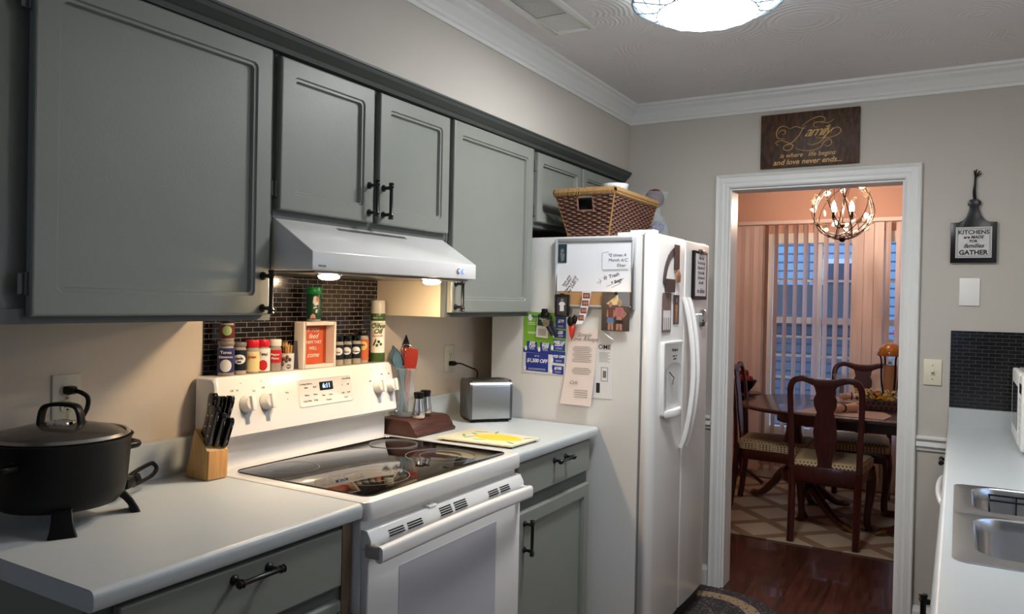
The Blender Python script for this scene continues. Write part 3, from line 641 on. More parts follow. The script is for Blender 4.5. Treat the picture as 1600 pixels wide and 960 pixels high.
# red-black clip
o = thing('magnetic_clip', (.510, YS, 1.25), 'red and black clip holding the pink letter', 'clip')
MB().prism([(.498,1.318),(.527,1.318),(.520,1.275),(.512,1.262),(.504,1.275)], 'Y', YS-.016, YS-.008).build('jaw', mat('glossy_red', (214,52,40), .25), o, bevel=.003)
MB().prism(ell(.507,1.335,.013,.020,18), 'Y', YS-.022, YS-.012).prism(ell(.524,1.343,.011,.018,18), 'Y', YS-.014, YS-.007).build('grip', BLACKP, o, bevel=.002)
# pale pink letter (curls away at bottom)
m = MB(); L = []
for k in range(9):
    t = k/8; z = 1.306-.312*t; x = .494-.028*t**2-.0*t; c = .012*t*t
    x1 = .627-.020*t
    L.append([(x, YS-.003-c, z), (x1, YS-.003-c*1.4, z-.000), (x1, YS-.004-c*1.4, z), (x, YS-.004-c, z)])
m.loft(L); o = tag(m.build('letter', mat('blush_paper', (232,216,208), .6)), 'long blush letter with small print curling off the fridge side', 'letter')
tpl('Simply\nLove Always', .024, INKG, o, .565, 1.272, .0052, 0, shear=.5, lines=.7)
m = MB()
for k in range(13):
    z = 1.232-k*.0075-(.02 if k > 8 else 0); 
    if k > 10: z -= .0
    t = (1.306-z)/.312; y = YS-.0045-.012*t*t*1.25-.0004; hw = .045 if k % 3 else .036
    m.box(.56-hw, .556+hw, y-.0002, y, z-.0009, z+.0009)
for k in range(4):
    z = 1.055-k*.009; t = (1.306-z)/.312; y = YS-.0050-.012*t*t*1.3
    m.box(.53, .59, y-.0003, y, z-.0009, z+.0009)
m.build('fine_print', INKG, o)
tpl('Cafe', .02, INKG, o, .525, 1.085, .0155, 0, shear=.5)
# white page behind
o = sheet('printed_page', .596, .694, 1.028, 1.292, mat('white_paper', (226,226,226), .6), t=.0008); tag(o, 'white printed page with a form behind the pink letter', 'page')
tpl('OME', .026, INK, o, .655, 1.235, .0018, bold=.0001)
m = MB()
for k in range(7): m.box(.632, .680-(k%2)*.01, YS-.0018, YS-.0015, 1.212-k*.006, 1.2135-k*.006)
m.build('fine_print', INKG, o)
m = MB()
for a, b, c, d in ((.642,.672,1.152,1.154),(.642,.672,1.098,1.100),(.642,.644,1.098,1.154),(.670,.672,1.098,1.154),(.650,.665,1.112,1.14)): m.box(a, b, YS-.0019, YS-.0015, c, d)
m.build('form_box', INKG, o); MB().box(.622, .638, YS-.0021, YS-.0015, 1.05, 1.09).build('dark_picture', INK, o)
# curled scrap and small clip at top right
o = MB().loft([[(.645+.03*t, YS-.002-.018*math.sin(PI*t), 1.303-.02*t), (.668+.03*t, YS-.002-.018*math.sin(PI*t), 1.285-.02*t), (.668+.03*t, YS-.003-.018*math.sin(PI*t), 1.285-.02*t), (.645+.03*t, YS-.003-.018*math.sin(PI*t), 1.303-.02*t)] for t in (0,.25,.5,.75,1)]).build('paper_scrap', mat('translucent_scrap', (228,228,226), .4), smooth=True); tag(o, 'small curled white scrap of paper at the top of the printed page', 'paper')

# front of fridge things (plane X = FXF, facing +X)
def fsheet(name, y0, y1, z0, z1, m, parent=None, t=.002, x=FXF+.002, pts=None):
    P = pts or [(y0,z0),(y1,z0),(y1,z1),(y0,z1)]
    return MB().prism(P, 'X', x, x+t).build(name, m, parent)
arc = [(1.50+.19*(1-math.cos(PI/2*i/8)), 1.50+.155*math.sin(PI/2*i/8)) for i in range(9)]
arc2 = [(1.53+.16*(1-math.cos(PI/2*i/8)), 1.49+.135*math.sin(PI/2*i/8)) for i in range(9)][::-1]
o = fsheet('arched_picture', 0, 0, 0, 0, mat('brown_grey_photo', (78,70,74), .4, noise=.7, nscale=90), pts=arc+arc2); tag(o, 'curved brown photo magnet near the top of the freezer door', 'photo')
o = fsheet('photo_magnet', 1.625, 1.69, 1.555, 1.66, PHOTO_D, x=FXF+.005); tag(o, 'small dark photo magnet above a brown tag on the freezer door', 'magnet')
MB().prism([(1.64,1.535),(1.665,1.56),(1.69,1.535),(1.685,1.505),(1.645,1.505)], 'X', FXF+.008, FXF+.014).build('wooden_tag', mat('wood_tag', (150,104,72), .5), o, bevel=.001)
o = fsheet('square_magnet', 1.525, 1.615, 1.462, 1.515, mat('brown_block', (66,50,46), .5), x=FXF+.003, t=.012); tag(o, 'dark square block magnet under the curved photo', 'magnet')
o = fsheet('photo_print', 1.50, 1.60, 1.30, 1.458, mat('group_photo', (112,92,84), .4, noise=.6, nscale=45)); tag(o, 'colour group photo above the ice dispenser, left of the pair', 'photo')
for k in range(4): MB().prism(body(1.515+.022*k, 1.31, .10, .018), 'X', FXF+.0042, FXF+.0046).build('printed_figure', PHOTO_W, o)
o = fsheet('photo_print', 1.635, 1.705, 1.33, 1.452, mat('doll_photo', (74,56,56), .4)); tag(o, 'narrow dark photo with an orange figure above the dispenser, right of the pair', 'photo')
MB().prism(body(1.668, 1.338, .095, .030), 'X', FXF+.0042, FXF+.0046).build('printed_figure', mat('photo_orange', (176,108,64), .4), o)
MB().prism(ell(1.668,1.43,.008,.010), 'X', FXF+.0042, FXF+.0046).build('printed_face', SKIN, o)
o = fsheet('white_magnet', 1.64, 1.67, 1.452, 1.468, WHITEP, x=FXF+.003, t=.006); tag(o, 'tiny white magnet on the upper edge of the narrow photo', 'magnet')
cbd = thing('clipboard', (FXF, 1.97, 1.44), 'black framed clipboard with a handwritten list on the fridge door', 'clipboard')
fsheet('board', 1.872, 2.07, 1.437, 1.652, BLACKP, cbd, t=.012)
p = fsheet('paper', 1.892, 2.052, 1.452, 1.640, mat('white_paper2', (224,222,224), .6), cbd, x=FXF+.0142, t=.0008)
for k, s in enumerate(('Date List', 'To do the day', 'Clean the A/C', 'Pay the bills', 'Call mom ok', 'Get milk')):
    text(s, .020, INK, p, (FXF+.0153, 1.97, 1.622-k*.022), YR, ZU, 'handwriting', shear=.3, ext=.0002, bold=.0002)
text('no dishes', .030, INK, p, (FXF+.0153, 1.97, 1.475), YR, ZU, 'handwriting', shear=.3, ext=.0002, bold=.0003)
MB().box(FXF+.012, FXF+.024, 1.93, 2.01, 1.640, 1.660).build('clip', STEELD, cbd, bevel=.003)
o = thing('magnetic_clip', (FXF, 2.03, 1.33), 'round chrome magnetic clip below the clipboard on the fridge door', 'clip')
MB().lathe([(.034, .0), (.035, .014), (.028, .02), (1e-5, .021)], (FXF+.0025, 2.03, 1.358), 24, 'X').build('disc', CHROME, o, smooth=True)
MB().box(FXF+.002, FXF+.016, 2.005, 2.055, 1.315, 1.335).build('jaw', STEELD, o, bevel=.002)

# ------------------------------------------------------------------ basket, bowl, vase on top of fridge
FT = 1.684
bk = thing('wicker_basket', (.535, 1.70, FT), 'tapered brown wicker basket with tan rim on top of the fridge', 'basket')
B0 = (.448, .628, 1.495, 1.905); B1 = (.400, .668, 1.455, 1.955); ZB0, ZB1 = FT+.001, 1.868
def bpt(t, s):   # t 0..1 up, s 0..4 around
    x0, x1, y0, y1 = [a+(b-a)*t for a, b in zip(B0, B1)]
    k = int(s) % 4; f = s-int(s)
    c = [(x0,y0),(x1,y0),(x1,y1),(x0,y1)]; a, b = c[k], c[(k+1) % 4]
    return a[0]+(b[0]-a[0])*f, a[1]+(b[1]-a[1])*f, ZB0+(ZB1-ZB0)*t
WICK = mat('brown_wicker', (120,84,70), .5, noise=.55, nscale=60); WICKL = mat('tan_rush', (138,104,60), .7, noise=.5, nscale=160); WICKS = mat('dark_stake', (52,30,26), .6)
m = MB(); rows = 22
per = [(0, 20), (1, 34), (2, 20), (3, 34)]; rows = 20
nrm = [(0,-1),(1,0),(0,1),(-1,0)]
for r in range(rows):
    t = (r+.5)/rows; pts = []
    for side, n in per:
        for i in range(n):
            f = i/n; x, y, z = bpt(t, side+f)
            a = .0055*(1 if ((i//2)+r) % 2 else -1)*(1 if i % 2 else .0)
            pts.append((x+nrm[side][0]*a, y+nrm[side][1]*a, z))
    hole = (.60 < t < .93)
    if hole and .55 < t:   # leave the hand hole in the near side open
        k0, k1 = 7, 13
        seg = pts[k1:]+pts[:k0+1]; m.tube(seg, .0042, 5)
        # far side hole not visible
    else: m.tube(pts, .0042, 5, close=True)
m.build('woven_wall', WICK, bk, smooth=True)
m = MB()
for side, n in per:
    for i in range(0, n, 2):
        if side == 0 and 7 < i < 13: continue
        m.tube([bpt(0, side+i/n), bpt(1, side+i/n)], .0035, 5)
m.build('stakes', WICKS, bk)
for s in range(4): MB().tube([bpt(0, s), bpt(1, s)], .0045, 8).build('corner_binding', WICKL, bk, smooth=True)
m = MB(); rim = []
ring_pts = [bpt(1.03, s) for s in (0,1,2,3)]
for side in range(4):
    a = Vector(bpt(1.02, side)); b = Vector(bpt(1.02, side+.9999)); L = (b-a).length; n = int(L/.0052)
    for i in range(n):
        c = a+(b-a)*(i+.5)/n; q = random.uniform(.9, 1.1)
        d = (b-a).normalized(); o_ = Vector((nrm[side][0], nrm[side][1], 0))
        m.tube([c+o_*.011*math.cos(th)*q+Vector((0,0,1))*.0155*math.sin(th)*q+d*.002*math.sin(th*2) for th in [2*PI*j/8 for j in range(8)]], .0028, 4, close=True)
m.build('rim', WICKL, bk)
m = MB(); z0 = ZB0+.6*(ZB1-ZB0); ysd = B0[2]+(B1[2]-B0[2])*.6-.005
xs0 = bpt(.6, 7/20)[0]; xs1 = bpt(.6, 13/20)[0]
m.tube([(xs0, bpt(.6,.3)[1]-.003, z0), (xs1, bpt(.6,.3)[1]-.003, z0)], .004, 6); m.tube([(xs0, bpt(.6,.3)[1]-.003, z0), (xs0, bpt(.93,.3)[1]-.003, z0+.06)], .004, 6); m.tube([(xs1, bpt(.6,.3)[1]-.003, z0), (xs1, bpt(.93,.3)[1]-.003, z0+.06)], .004, 6)
m.build('hand_hole_binding', WICK, bk)
MB().box(B0[0], B0[1], B0[2], B0[3], FT+.0005, FT+.006).build('base', WICK, bk)
MB().box(.425, .642, 1.488, 1.92, FT+.10, FT+.169).build('inner_shade_block', mat('inner_shade_dark', (22,18,17), .9), bk, bevel=.01)  # dark block added so the basket looks shaded through the hand hole
o = MB().lathe([(.030, 0), (.034, .006), (.052, .045), (.057, .062), (.0575, .066), (.055, .066), (.050, .045), (.030, .010), (1e-5, .008)], (.600, 1.62, FT+.170), 32).build('bowl', mat('white_ceramic', (226,228,226), .3), smooth=True)
tag(o, 'pale white bowl nested in the wicker basket above its rim', 'bowl')
vx, vy = .600, 2.10
va = thing('glass_vase', (vx, vy, FT), 'clear hourglass-shaped glass vase on the fridge behind the basket', 'vase')
vp_ = [(.035, 0), (.062, .02), (.078, .06), (.074, .10), (.050, .145), (.036, .165), (.040, .185), (.058, .225), (.072, .262)]
MB().lathe(vp_+[(r-.002, h) for r, h in vp_[::-1]], (vx, vy, FT+.001), 36, cap=True).build('glass_body', VGLASS, va, smooth=True)
def wicker_ball(c, r, m_, label, holes=True):
    m = MB(); rng = random.Random(int(c[2]*1000))
    for k in range(11):
        ax = Vector((rng.uniform(-1,1), rng.uniform(-1,1), rng.uniform(-1,1))).normalized(); u = ax.orthogonal().normalized(); v = ax.cross(u)
        m.tube([Vector(c)+r*.93*(math.cos(a)*u+math.sin(a)*v) for a in [2*PI*i/20 for i in range(20)]], r*.10, 5, close=True)
    return tag(m.build('wicker_ball', m_, smooth=True), label, 'decorative ball', None)
wicker_ball((vx-.022, vy-.02, FT+.036), .028, mat('pale_wicker', (206,196,176), .6), 'whitish wicker ball low in the glass vase, left one')
wicker_ball((vx+.032, vy-.015, FT+.040), .028, CREAMB, 'cream wicker ball low in the glass vase, right one')
wicker_ball((vx+.018, vy+.015, FT+.098), .030, LILAC, 'lilac wicker ball in the middle of the glass vase')
wicker_ball((vx-.024, vy+.030, FT+.088), .026, mat('dark_plum2', (60,20,30), .5), 'dark plum wicker ball in the belly of the vase')
m = MB().sphere((vx+.004, vy, FT+.235), .044, 18, 12); o = m.build('wicker_ball', PLUM, smooth=True); tag(o, 'large dark red ball resting in the mouth of the glass vase', 'decorative ball')
m = MB()
for k in range(9):
    ax = Vector((random.uniform(-1,1), random.uniform(-1,1), random.uniform(-1,1))).normalized(); u = ax.orthogonal().normalized(); v = ax.cross(u)
    m.tube([Vector((vx+.004, vy, FT+.235))+.044*(math.cos(a)*u+math.sin(a)*v) for a in [2*PI*i/20 for i in range(20)]], .0035, 5, close=True)
m.build('strands', PLUM, o, smooth=True)
# ------------------------------------------------------------------ wall plates and signs
def outlet(t, y, z, x=.0005, lab=''):
    pass
def duplex(yc, z0, z1, lab):
    t = thing('wall_outlet', (.001, yc, z0), lab, 'outlet'); h = z1-z0
    MB().box(.0005, .006, yc-.035, yc+.035, z0, z1).build('cover_plate', OFFW, t, bevel=.002)
    for s in (-1, 1):
        zc = (z0+z1)/2+s*.0195; so = MB().loft([[(x, u, v) for u, v in rrect(yc, zc, .0165, .0145, .009, 5)] for x in (.0055, .0085)]).build('socket', OFFW, t, bevel=.0008)
        MB().box(.0084, .0090, yc-.007, yc-.005, zc-.003, zc+.006).box(.0084, .0090, yc+.005, yc+.007, zc-.003, zc+.005).lathe([(.0025, .0084), (.0025, .0090)], (0, yc, zc-.0085), 8, 'X').build('slots', SL, so)
    MB().lathe([(.003, .0055), (.003, .0075)], (0, yc, (z0+z1)/2), 10, 'X').build('screw', STEEL, t)
    return t
duplex(-.361, 1.098, 1.214, 'ivory double outlet on the wall behind the electric pot')
duplex(1.266, 1.104, 1.219, 'ivory double outlet on the wall above the toaster')
def plug_cord(name, lab, plug, pts, r=.0032, ax='X'):
    t = thing(name, plug, lab, 'power cord')
    MB().loft([[(plug[0]+x, plug[1]+u*k, plug[2]+v*k) for u, v in rrect(0, 0, .012, .010, .004, 4)] for x, k in ((.0, 1), (.018, 1), (.030, .55))]).build('plug', BLACKP, t, smooth=True)
    MB().tube(pts, r, 8).build('cord', BLACKP, t, smooth=True)
def cat_rom(P, n=6):
    P = [Vector(p) for p in P]; out = []
    for i in range(len(P)-1):
        a, b, c, d = P[max(i-1,0)], P[i], P[i+1], P[min(i+2, len(P)-1)]
        for k in range(n):
            t = k/n; out.append(.5*((2*b)+(c-a)*t+(2*a-5*b+4*c-d)*t*t+(3*b-a-3*c+d)*t**3))
    out.append(P[-1]); return out
plug_cord('power_cord', 'black toaster cord plugged into the lower socket', (.0095, 1.266, 1.142), cat_rom([(.036,1.266,1.142),(.06,1.27,1.143),(.075,1.295,1.132),(.085,1.325,1.12),(.09,1.345,1.112),(.092,1.352,1.095),(.085,1.352,1.06)]))
plug_cord('power_cord', 'black cord plugged in behind the electric pot', (.0095, -.361, 1.176), cat_rom([(.038,-.361,1.176),(.050,-.352,1.172),(.054,-.338,1.158),(.050,-.338,1.13),(.045,-.355,1.10),(.042,-.368,1.085),(.042,-.375,1.03),(.044,-.39,.95),(.05,-.40,.93)]), .0055)
def plate(x0, x1, z0, z1, lab, m_, toggle):
    t = thing('wall_plate' if not toggle else 'light_switch', ((x0+x1)/2, YW, z0), lab, 'wall plate' if not toggle else 'light switch')
    MB().box(x0, x1, YW-.006, YW-.0005, z0, z1).build('cover_plate', m_, t, bevel=.0025)
    xc, zc = (x0+x1)/2, (z0+z1)/2
    if toggle:
        MB().box(xc-.005, xc+.005, YW-.0075, YW-.005, zc-.012, zc+.012).build('toggle_slot', mat('ivory_shadow', (190,182,160), .5), t)
        MB().obox((xc, YW-.013, zc+.003), (.0035,0,0), (0,.008,-.004), (0,.003,.005)).build('toggle', OFFW, t, bevel=.001)
        for s in (-1, 1): MB().lathe([(.0028, -.0075), (.0028, -.005)], (xc, YW, zc+s*.03), 10, 'Y').build('screw', STEEL, t)
    else:
        for s in (-1, 1): MB().lathe([(.0025, -.0072), (.0025, -.005)], (xc, YW, zc+s*.048), 10, 'Y').build('screw', WHITEP, t)
plate(1.751, 1.822, 1.080, 1.194, 'ivory toggle light switch right of the doorway', OFFW, True)
plate(1.880, 1.957, 1.432, 1.551, 'blank white cover plate below the black hanging board sign', WHITEP, False)
# plaque above doorway
SGN = grain_mat('dark_stained_wood', (46,28,18), (86,56,34), 'Z', 22, 3, .5)
GOLD = mat('gold_paint', (200,156,84), .45)
sg = thing('family_plaque', (1.25, YW, 2.078), 'dark brown wooden plaque with gold lettering above the doorway', 'sign')
MB().box(1.030, 1.471, YW-.016, YW-.001, 2.080, 2.338).build('board', SGN, sg, bevel=.002)
yp = YW-.0165
def wt(s, size, x, z, **k): return text(s, size, GOLD, sg, (x, yp, z), XR, ZU, k.pop('name', 'lettering'), **k)
def wrapY(o): return o
# text faces -Y when right = +X, up = +Z
wt('amily', .068, 1.287, 2.240, shear=.6, sp=.82)
m = MB()
strokes = [
 [(1.150,2.185),(1.175,2.195),(1.205,2.225),(1.225,2.260),(1.238,2.270)],
 [(1.165,2.262),(1.135,2.278),(1.112,2.268),(1.103,2.245),(1.112,2.222),(1.145,2.216)],
 [(1.165,2.262),(1.190,2.270),(1.215,2.262),(1.235,2.256)],
 [(1.215,2.268),(1.245,2.290),(1.280,2.305),(1.310,2.306),(1.322,2.290),(1.305,2.275)],
 [(1.112,2.245),(1.125,2.258),(1.142,2.256),(1.144,2.242),(1.132,2.238)],
 [(1.115,2.185),(1.100,2.200),(1.125,2.210),(1.155,2.198),(1.180,2.180),(1.165,2.160),(1.140,2.165),(1.140,2.182),(1.165,2.190),(1.190,2.178)],
 [(1.190,2.170),(1.225,2.155),(1.270,2.152),(1.305,2.165),(1.322,2.190),(1.345,2.198),(1.352,2.178),(1.335,2.165),(1.322,2.175)],
 [(1.345,2.262),(1.335,2.235),(1.320,2.205),(1.295,2.185),(1.265,2.178),(1.245,2.185)],
 [(1.280,2.212),(1.325,2.205),(1.370,2.213),(1.392,2.232),(1.380,2.250),(1.355,2.243),(1.350,2.228)],
 [(1.362,2.290),(1.335,2.275),(1.305,2.282),(1.275,2.280),(1.272,2.264),(1.290,2.258)]]
for S in strokes: 
    P = cat_rom([(x, yp, z) for x, z in S], 5); n = len(P)
    m.tube(P, [.0008+.0012*math.sin(PI*i/(n-1)) for i in range(n)], 5)
m.build('scroll_strokes', GOLD, sg)
wt('is where   life begins', .030, 1.245, 2.135, shear=.25, bold=.0002); wt('and love never ends...', .035, 1.245, 2.103, shear=.25, bold=.0004)
# black cutting board sign
bs = thing('cutting_board_sign', (1.928, YW, 1.617), 'black paddle-shaped board sign hanging by a cord', 'sign')
xc = 1.928; P = [(1.843,1.617),(2.013,1.617),(2.013,1.790)]
P += [(2.013-.0,1.790),(1.985,1.791),(1.968,1.800),(1.955,1.818),(1.946,1.845),(1.944,1.858),(1.953,1.868),(1.952,1.880),(1.943,1.888),(xc,1.891)]
Q = [(2*xc-x, z) for x, z in P[3:-1]][::-1]
P = P+Q+[(1.843,1.790)]
PP = []
for p in P:
    if not PP or (abs(p[0]-PP[-1][0])+abs(p[1]-PP[-1][1])) > 1e-4: PP.append(p)
if abs(PP[-1][0]-PP[-2][0])+abs(PP[-1][1]-PP[-2][1]) < 1e-4: PP.pop()
MB().prism(PP, 'Y', YW-.016, YW-.002).build('board', FR_BLK, bs, bevel=.0015)
MB().box(1.862, 1.995, YW-.0175, YW-.0155, 1.638, 1.770).build('white_panel', mat('whitewashed_panel', (206,204,200), .6, noise=.08, nscale=30), bs)
m = MB()
for i in (.004, .008):
    a, b, c, d = 1.862+i, 1.995-i, 1.638+i, 1.770-i
    for u0, u1, v0, v1 in ((a,b,c,c+.0012),(a,b,d-.0012,d),(a,a+.0012,c,d),(b-.0012,b,c,d)): m.box(u0, u1, YW-.0180, YW-.0174, v0, v1)
m.build('border_lines', INK, bs)
for s, sz, z, kw in (('KITCHENS', .0245, 1.747, {}), ('are MADE', .017, 1.726, dict(shear=.2)), ('FOR', .015, 1.709, {}), ('families', .025, 1.689, dict(shear=.45)), ('GATHER', .0275, 1.660, dict(bold=.0010))):
    text(s, sz, INK, bs, (xc, YW-.0178, z), XR, ZU, 'lettering', **({'bold': .0006, **kw}))
m = MB(); m.tube(cat_rom([(1.928,YW-.010,1.878),(1.924,YW-.012,1.92),(1.928,YW-.010,1.955),(1.929,YW-.008,1.985)]), .0035, 6)
m.tube(cat_rom([(1.934,YW-.012,1.878),(1.930,YW-.012,1.92),(1.930,YW-.012,1.955),(1.931,YW-.008,1.985)]), .003, 6)
for dx, dz in ((-.004,.03),(.018,.026),(.022,.016),(.004,.034)): m.tube(cat_rom([(1.929,YW-.008,1.982),(1.929+dx*.6,YW-.014,1.982+dz*.7),(1.929+dx,YW-.012,1.982+dz)]), .0028, 6)
m.build('cord_bow', BLACKP, bs, smooth=True)

# ------------------------------------------------------------------ ceiling lamp and vent
cl_ = thing('ceiling_lamp', (1.15, 1.05, 2.34), 'lit round flush ceiling lamp with wire swirl rim', 'ceiling lamp')
DOME = mat('lit_opal_glass', (255,255,255), .4, emit=(247,248,250), es=DOME_E)
MB().lathe([(.19, CEIL-.001), (.215, CEIL-.012), (.215, CEIL-.03), (.20, CEIL-.035)], (1.15, 1.05, 0), 48).build('base_pan', CHROME, cl_, smooth=True)
MB().lathe([(.158, CEIL-.0800), (.157, CEIL-.086), (.13, CEIL-.098), (.08, CEIL-.108), (1e-5, CEIL-.112)], (1.15, 1.05, 0), 64).build('glass_dome', DOME, cl_, smooth=True)
MB().lathe([(.205, CEIL-.03), (.228, CEIL-.036), (.234, CEIL-.044), (.217, CEIL-.058), (.175, CEIL-.0765), (.1585, CEIL-.0825)], (1.15, 1.05, 0), 64, cap=False).build('glass_rim', mat('softly_lit_rim_glass', (225,240,240), .3, emit=(225,240,245), es=2.2), cl_, smooth=True)
m = MB(); WIRE = mat('silver_wire', (120,135,145), .4, metal=.3)
def ringpts(r, z, n=64, dx=0, dy=0): return [(1.15+dx+r*math.cos(2*PI*i/n), 1.05+dy+r*math.sin(2*PI*i/n), z) for i in range(n)]
m.tube(ringpts(.242, CEIL-.046), .0035, 6, close=True); m.tube(ringpts(.160, CEIL-.088), .0028, 5, close=True)
for k in range(14):
    a0 = 2*PI*k/14; P = []
    for i in range(13):
        t = i/12; a = a0+1.25*t; r = .241-.080*math.sin(PI*t); zr = CEIL-.048-.042*math.sin(PI*t)
        P.append((1.15+r*math.cos(a), 1.05+r*math.sin(a), zr))
    m.tube(P, .0024, 5)
m.build('wire_rim', WIRE, cl_, smooth=True)
sl_t = thing('sink_fill_lamp', (2.2, .75, CEIL-.06), 'small round fill lamp added out of view above the kitchen sink', 'ceiling lamp')  # unseen lamp added to brighten the fridge front and oven door
MB().lathe([(.09, CEIL-.001), (.105, CEIL-.010), (.105, CEIL-.02), (.095, CEIL-.024)], (2.2, .75, 0), 32).build('base_pan', CHROME, sl_t, smooth=True)
MB().lathe([(.094, CEIL-.022), (.10, CEIL-.03), (.085, CEIL-.05), (.05, CEIL-.062), (1e-5, CEIL-.066)], (2.2, .75, 0), 32).build('glass_dome', mat('sink_fill_glass', (255,255,255), .4, emit=(250,250,252), es=SINK_E), sl_t, smooth=True)
vt_ = thing('ceiling_vent', (.59, .95, CEIL-.01), 'white slatted air vent in the ceiling beside the lamp', 'air vent')
m = MB()
for a, b, c, d in ((.495,.525,.70,1.215),(.650,.680,.70,1.215),(.525,.650,.70,.725),(.525,.650,1.190,1.215)): m.box(a, b, c, d, CEIL-.009, CEIL-.0005)
m.build('frame', WHITEP, vt_, bevel=.002)
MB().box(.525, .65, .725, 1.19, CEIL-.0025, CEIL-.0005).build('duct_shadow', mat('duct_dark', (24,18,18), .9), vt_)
for k in range(42):
    y = .735+k*.0110
    s = -1 if y < 1.03 else 1
    MB().obox((.5875, y, CEIL-.0036), (.062,0,0), (0,(.0026 if y < 1.03 else .0048),.0004*s), (0,-.0001*s,.0006)).build('slat', WHITEP, vt_)
MB().box(.525, .65, 1.028, 1.034, CEIL-.0095, CEIL-.002).build('divider', WHITEP, vt_)

# ------------------------------------------------------------------ electric pot
pc = (.184, -.475)
pot = thing('electric_pot', (pc[0], pc[1], .914), 'large black electric pot with glass lid on the left counter', 'pot')
ZT, ZBt = 1.098, .955
R1, R0 = .143, .127
MB().lathe([(1e-5, ZBt-.004), (.09, ZBt-.004), (.115, ZBt), (R0, ZBt+.014), (R0+.006, ZBt+.04), (R1-.002, ZT-.006), (R1+.002, ZT), (R1-.001, ZT+.001), (R1-.005, ZT-.004), (R0+.003, ZBt+.045), (.11, ZBt+.01), (1e-5, ZBt+.008)], (*pc, 0), 64).build('bowl', BLACKN, pot, smooth=True)
lid = MB().lathe([(.132, ZT-.003), (.136, ZT+.001), (.134, ZT+.004), (.112, ZT+.014), (.066, ZT+.026), (1e-5, ZT+.032), (1e-5, ZT+.029), (.066, ZT+.023), (.110, ZT+.011), (.131, ZT)], (*pc, 0), 64).build('glass_lid', LIDGLASS, pot, smooth=True)
m = MB(); n = 64
m.loft([[(pc[0]+r*math.cos(2*PI*i/n), pc[1]+r*math.sin(2*PI*i/n), z) for i in range(n)] for r, z in ((.1365, ZT-.004), (.1385, ZT+.004), (.133, ZT+.010), (.129, ZT+.008))], close=True); m.build('steel_band', STEEL, lid, smooth=True)
# lid handle: arch facing the camera
hx = Vector((math.cos(.55), math.sin(.55), 0)); hy = Vector((-hx.y, hx.x, 0)); c0 = Vector((pc[0], pc[1], ZT+.030))
P = [(-.044,-.012),(-.044,.004),(-.039,.028),(-.028,.038),(0,.041),(.028,.038),(.039,.028),(.044,.004),(.044,-.012)]
Pc = cat_rom([c0+hx*u+Vector((0,0,1))*v for u, v in P], 4)
m = MB(); loops = []
for i, p in enumerate(Pc):
    tg = (Pc[min(i+1, len(Pc)-1)]-Pc[max(i-1, 0)]).normalized(); nn = tg.cross(hy).normalized()
    loops.append([p+hy*u+nn*v for u, v in rrect(0, 0, .012, .004, .003, 3)])
m.loft(loops); m.build('lid_handle', BLACKP, lid, smooth=True)
MB().lathe([(.030, -.003), (.028, .003), (.012, .006), (1e-5, .006)], (c0.x, c0.y, c0.z), 20).build('handle_base', CHROME, lid, smooth=True)
# legs
for a in (math.atan2(-.066, .128), math.atan2(.135, .060), math.atan2(.066, -.128), math.atan2(-.135, -.060)):
    d = Vector((math.cos(a), math.sin(a), 0)); q = Vector((-d.y, d.x, 0)); C0 = Vector((pc[0], pc[1], 0))
    loops = []
    for r, z, wv, th in ((.096, .978, .020, .014), (.118, .962, .019, .013), (.134, .945, .020, .010), (.147, .925, .024, .008), (.150, .9145, .027, .009)):
        loops.append([C0+d*(r+v)+q*u+Vector((0,0,z)) for u, v in rrect(0, 0, wv, th, .004, 3)])
    MB().loft(loops).build('leg', BLACKP, pot, smooth=True)
# side handles
for a in (-1.42, 1.72):
    d = Vector((math.cos(a), math.sin(a), 0)); q = Vector((-d.y, d.x, 0)); C0 = Vector((pc[0]-.007*d.x, pc[1]-.007*d.y, 1.058))
    P = cat_rom([C0+d*.142+q*-.045, C0+d*.168+q*-.045, C0+d*.182+q*-.03, C0+d*.184, C0+d*.182+q*.03, C0+d*.168+q*.045, C0+d*.142+q*.045], 4)
    m = MB(); m.tube(P, .009, 10); m.build('side_handle', BLACKP, pot, smooth=True)
# temperature probe with looped handle
pb = MB().obox((.145, -.305, .958), (.022,.012,0), (-.010,.018,0), (0,0,.013)).build('control_probe', BLACKP, pot, bevel=.003)
P = cat_rom([(.140,-.300,.955),(.125,-.270,.966),(.105,-.225,.974),(.090,-.190,.977),(.085,-.178,.971),(.092,-.176,.962),(.112,-.200,.953),(.130,-.235,.948),(.150,-.28,.946)], 5)
MB().tube(P, .0055, 8).build('probe_loop', BLACKP, pb, smooth=True)
MB().lathe([(.014, 0), (.015, .012), (.011, .022), (1e-5, .023)], (.125, -.258, .944), 16).build('probe_dial', BLACKP, pb, smooth=True)

# ------------------------------------------------------------------ knife block + knives
kb = thing('knife_block', (.10, -.03, .9145), 'pale pine knife block at the right end of the left counter', 'knife block')
kx = Vector((.995, -.06, 0)).normalized(); ky = Vector((.06, .995, 0)); KO = Vector((.055, -.0635, .9147))
prof = [(0, 0), (.092, 0), (.098, .080), (.062, .118), (.040, .135)]
hw_ = .032
m = MB(); m.loft([[KO+kx*u+ky*s+Vector((0,0,v)) for u, v in prof] for s in (0, hw_*2)])
m.build('body', BAMBOO, kb, bevel=.002)
m = MB(); m.loft([[KO+kx*(u)+ky*s+Vector((0,0,v)) for u, v in [(.0925,.0005),(.100,.002),(.103,.080),(.0982,.081)]] for s in (.002, hw_*2-.002)]); m.build('front_panel', grain_mat('orange_pine', (200,142,80), (214,162,100), 'Z', 30, 14, .5), kb, bevel=.001)
sn3 = (Vector((.040,0,.135))-Vector((.098,0,.080))); up_k = (kx*.30+Vector((0,0,1))*.95).normalized()
KN = [(.080,.012,.118,0),(.084,.031,.098,.01),(.074,.050,.135,.03),(.058,.018,.128,.0),(.054,.045,.112,.02),(.088,.054,.085,.02)]
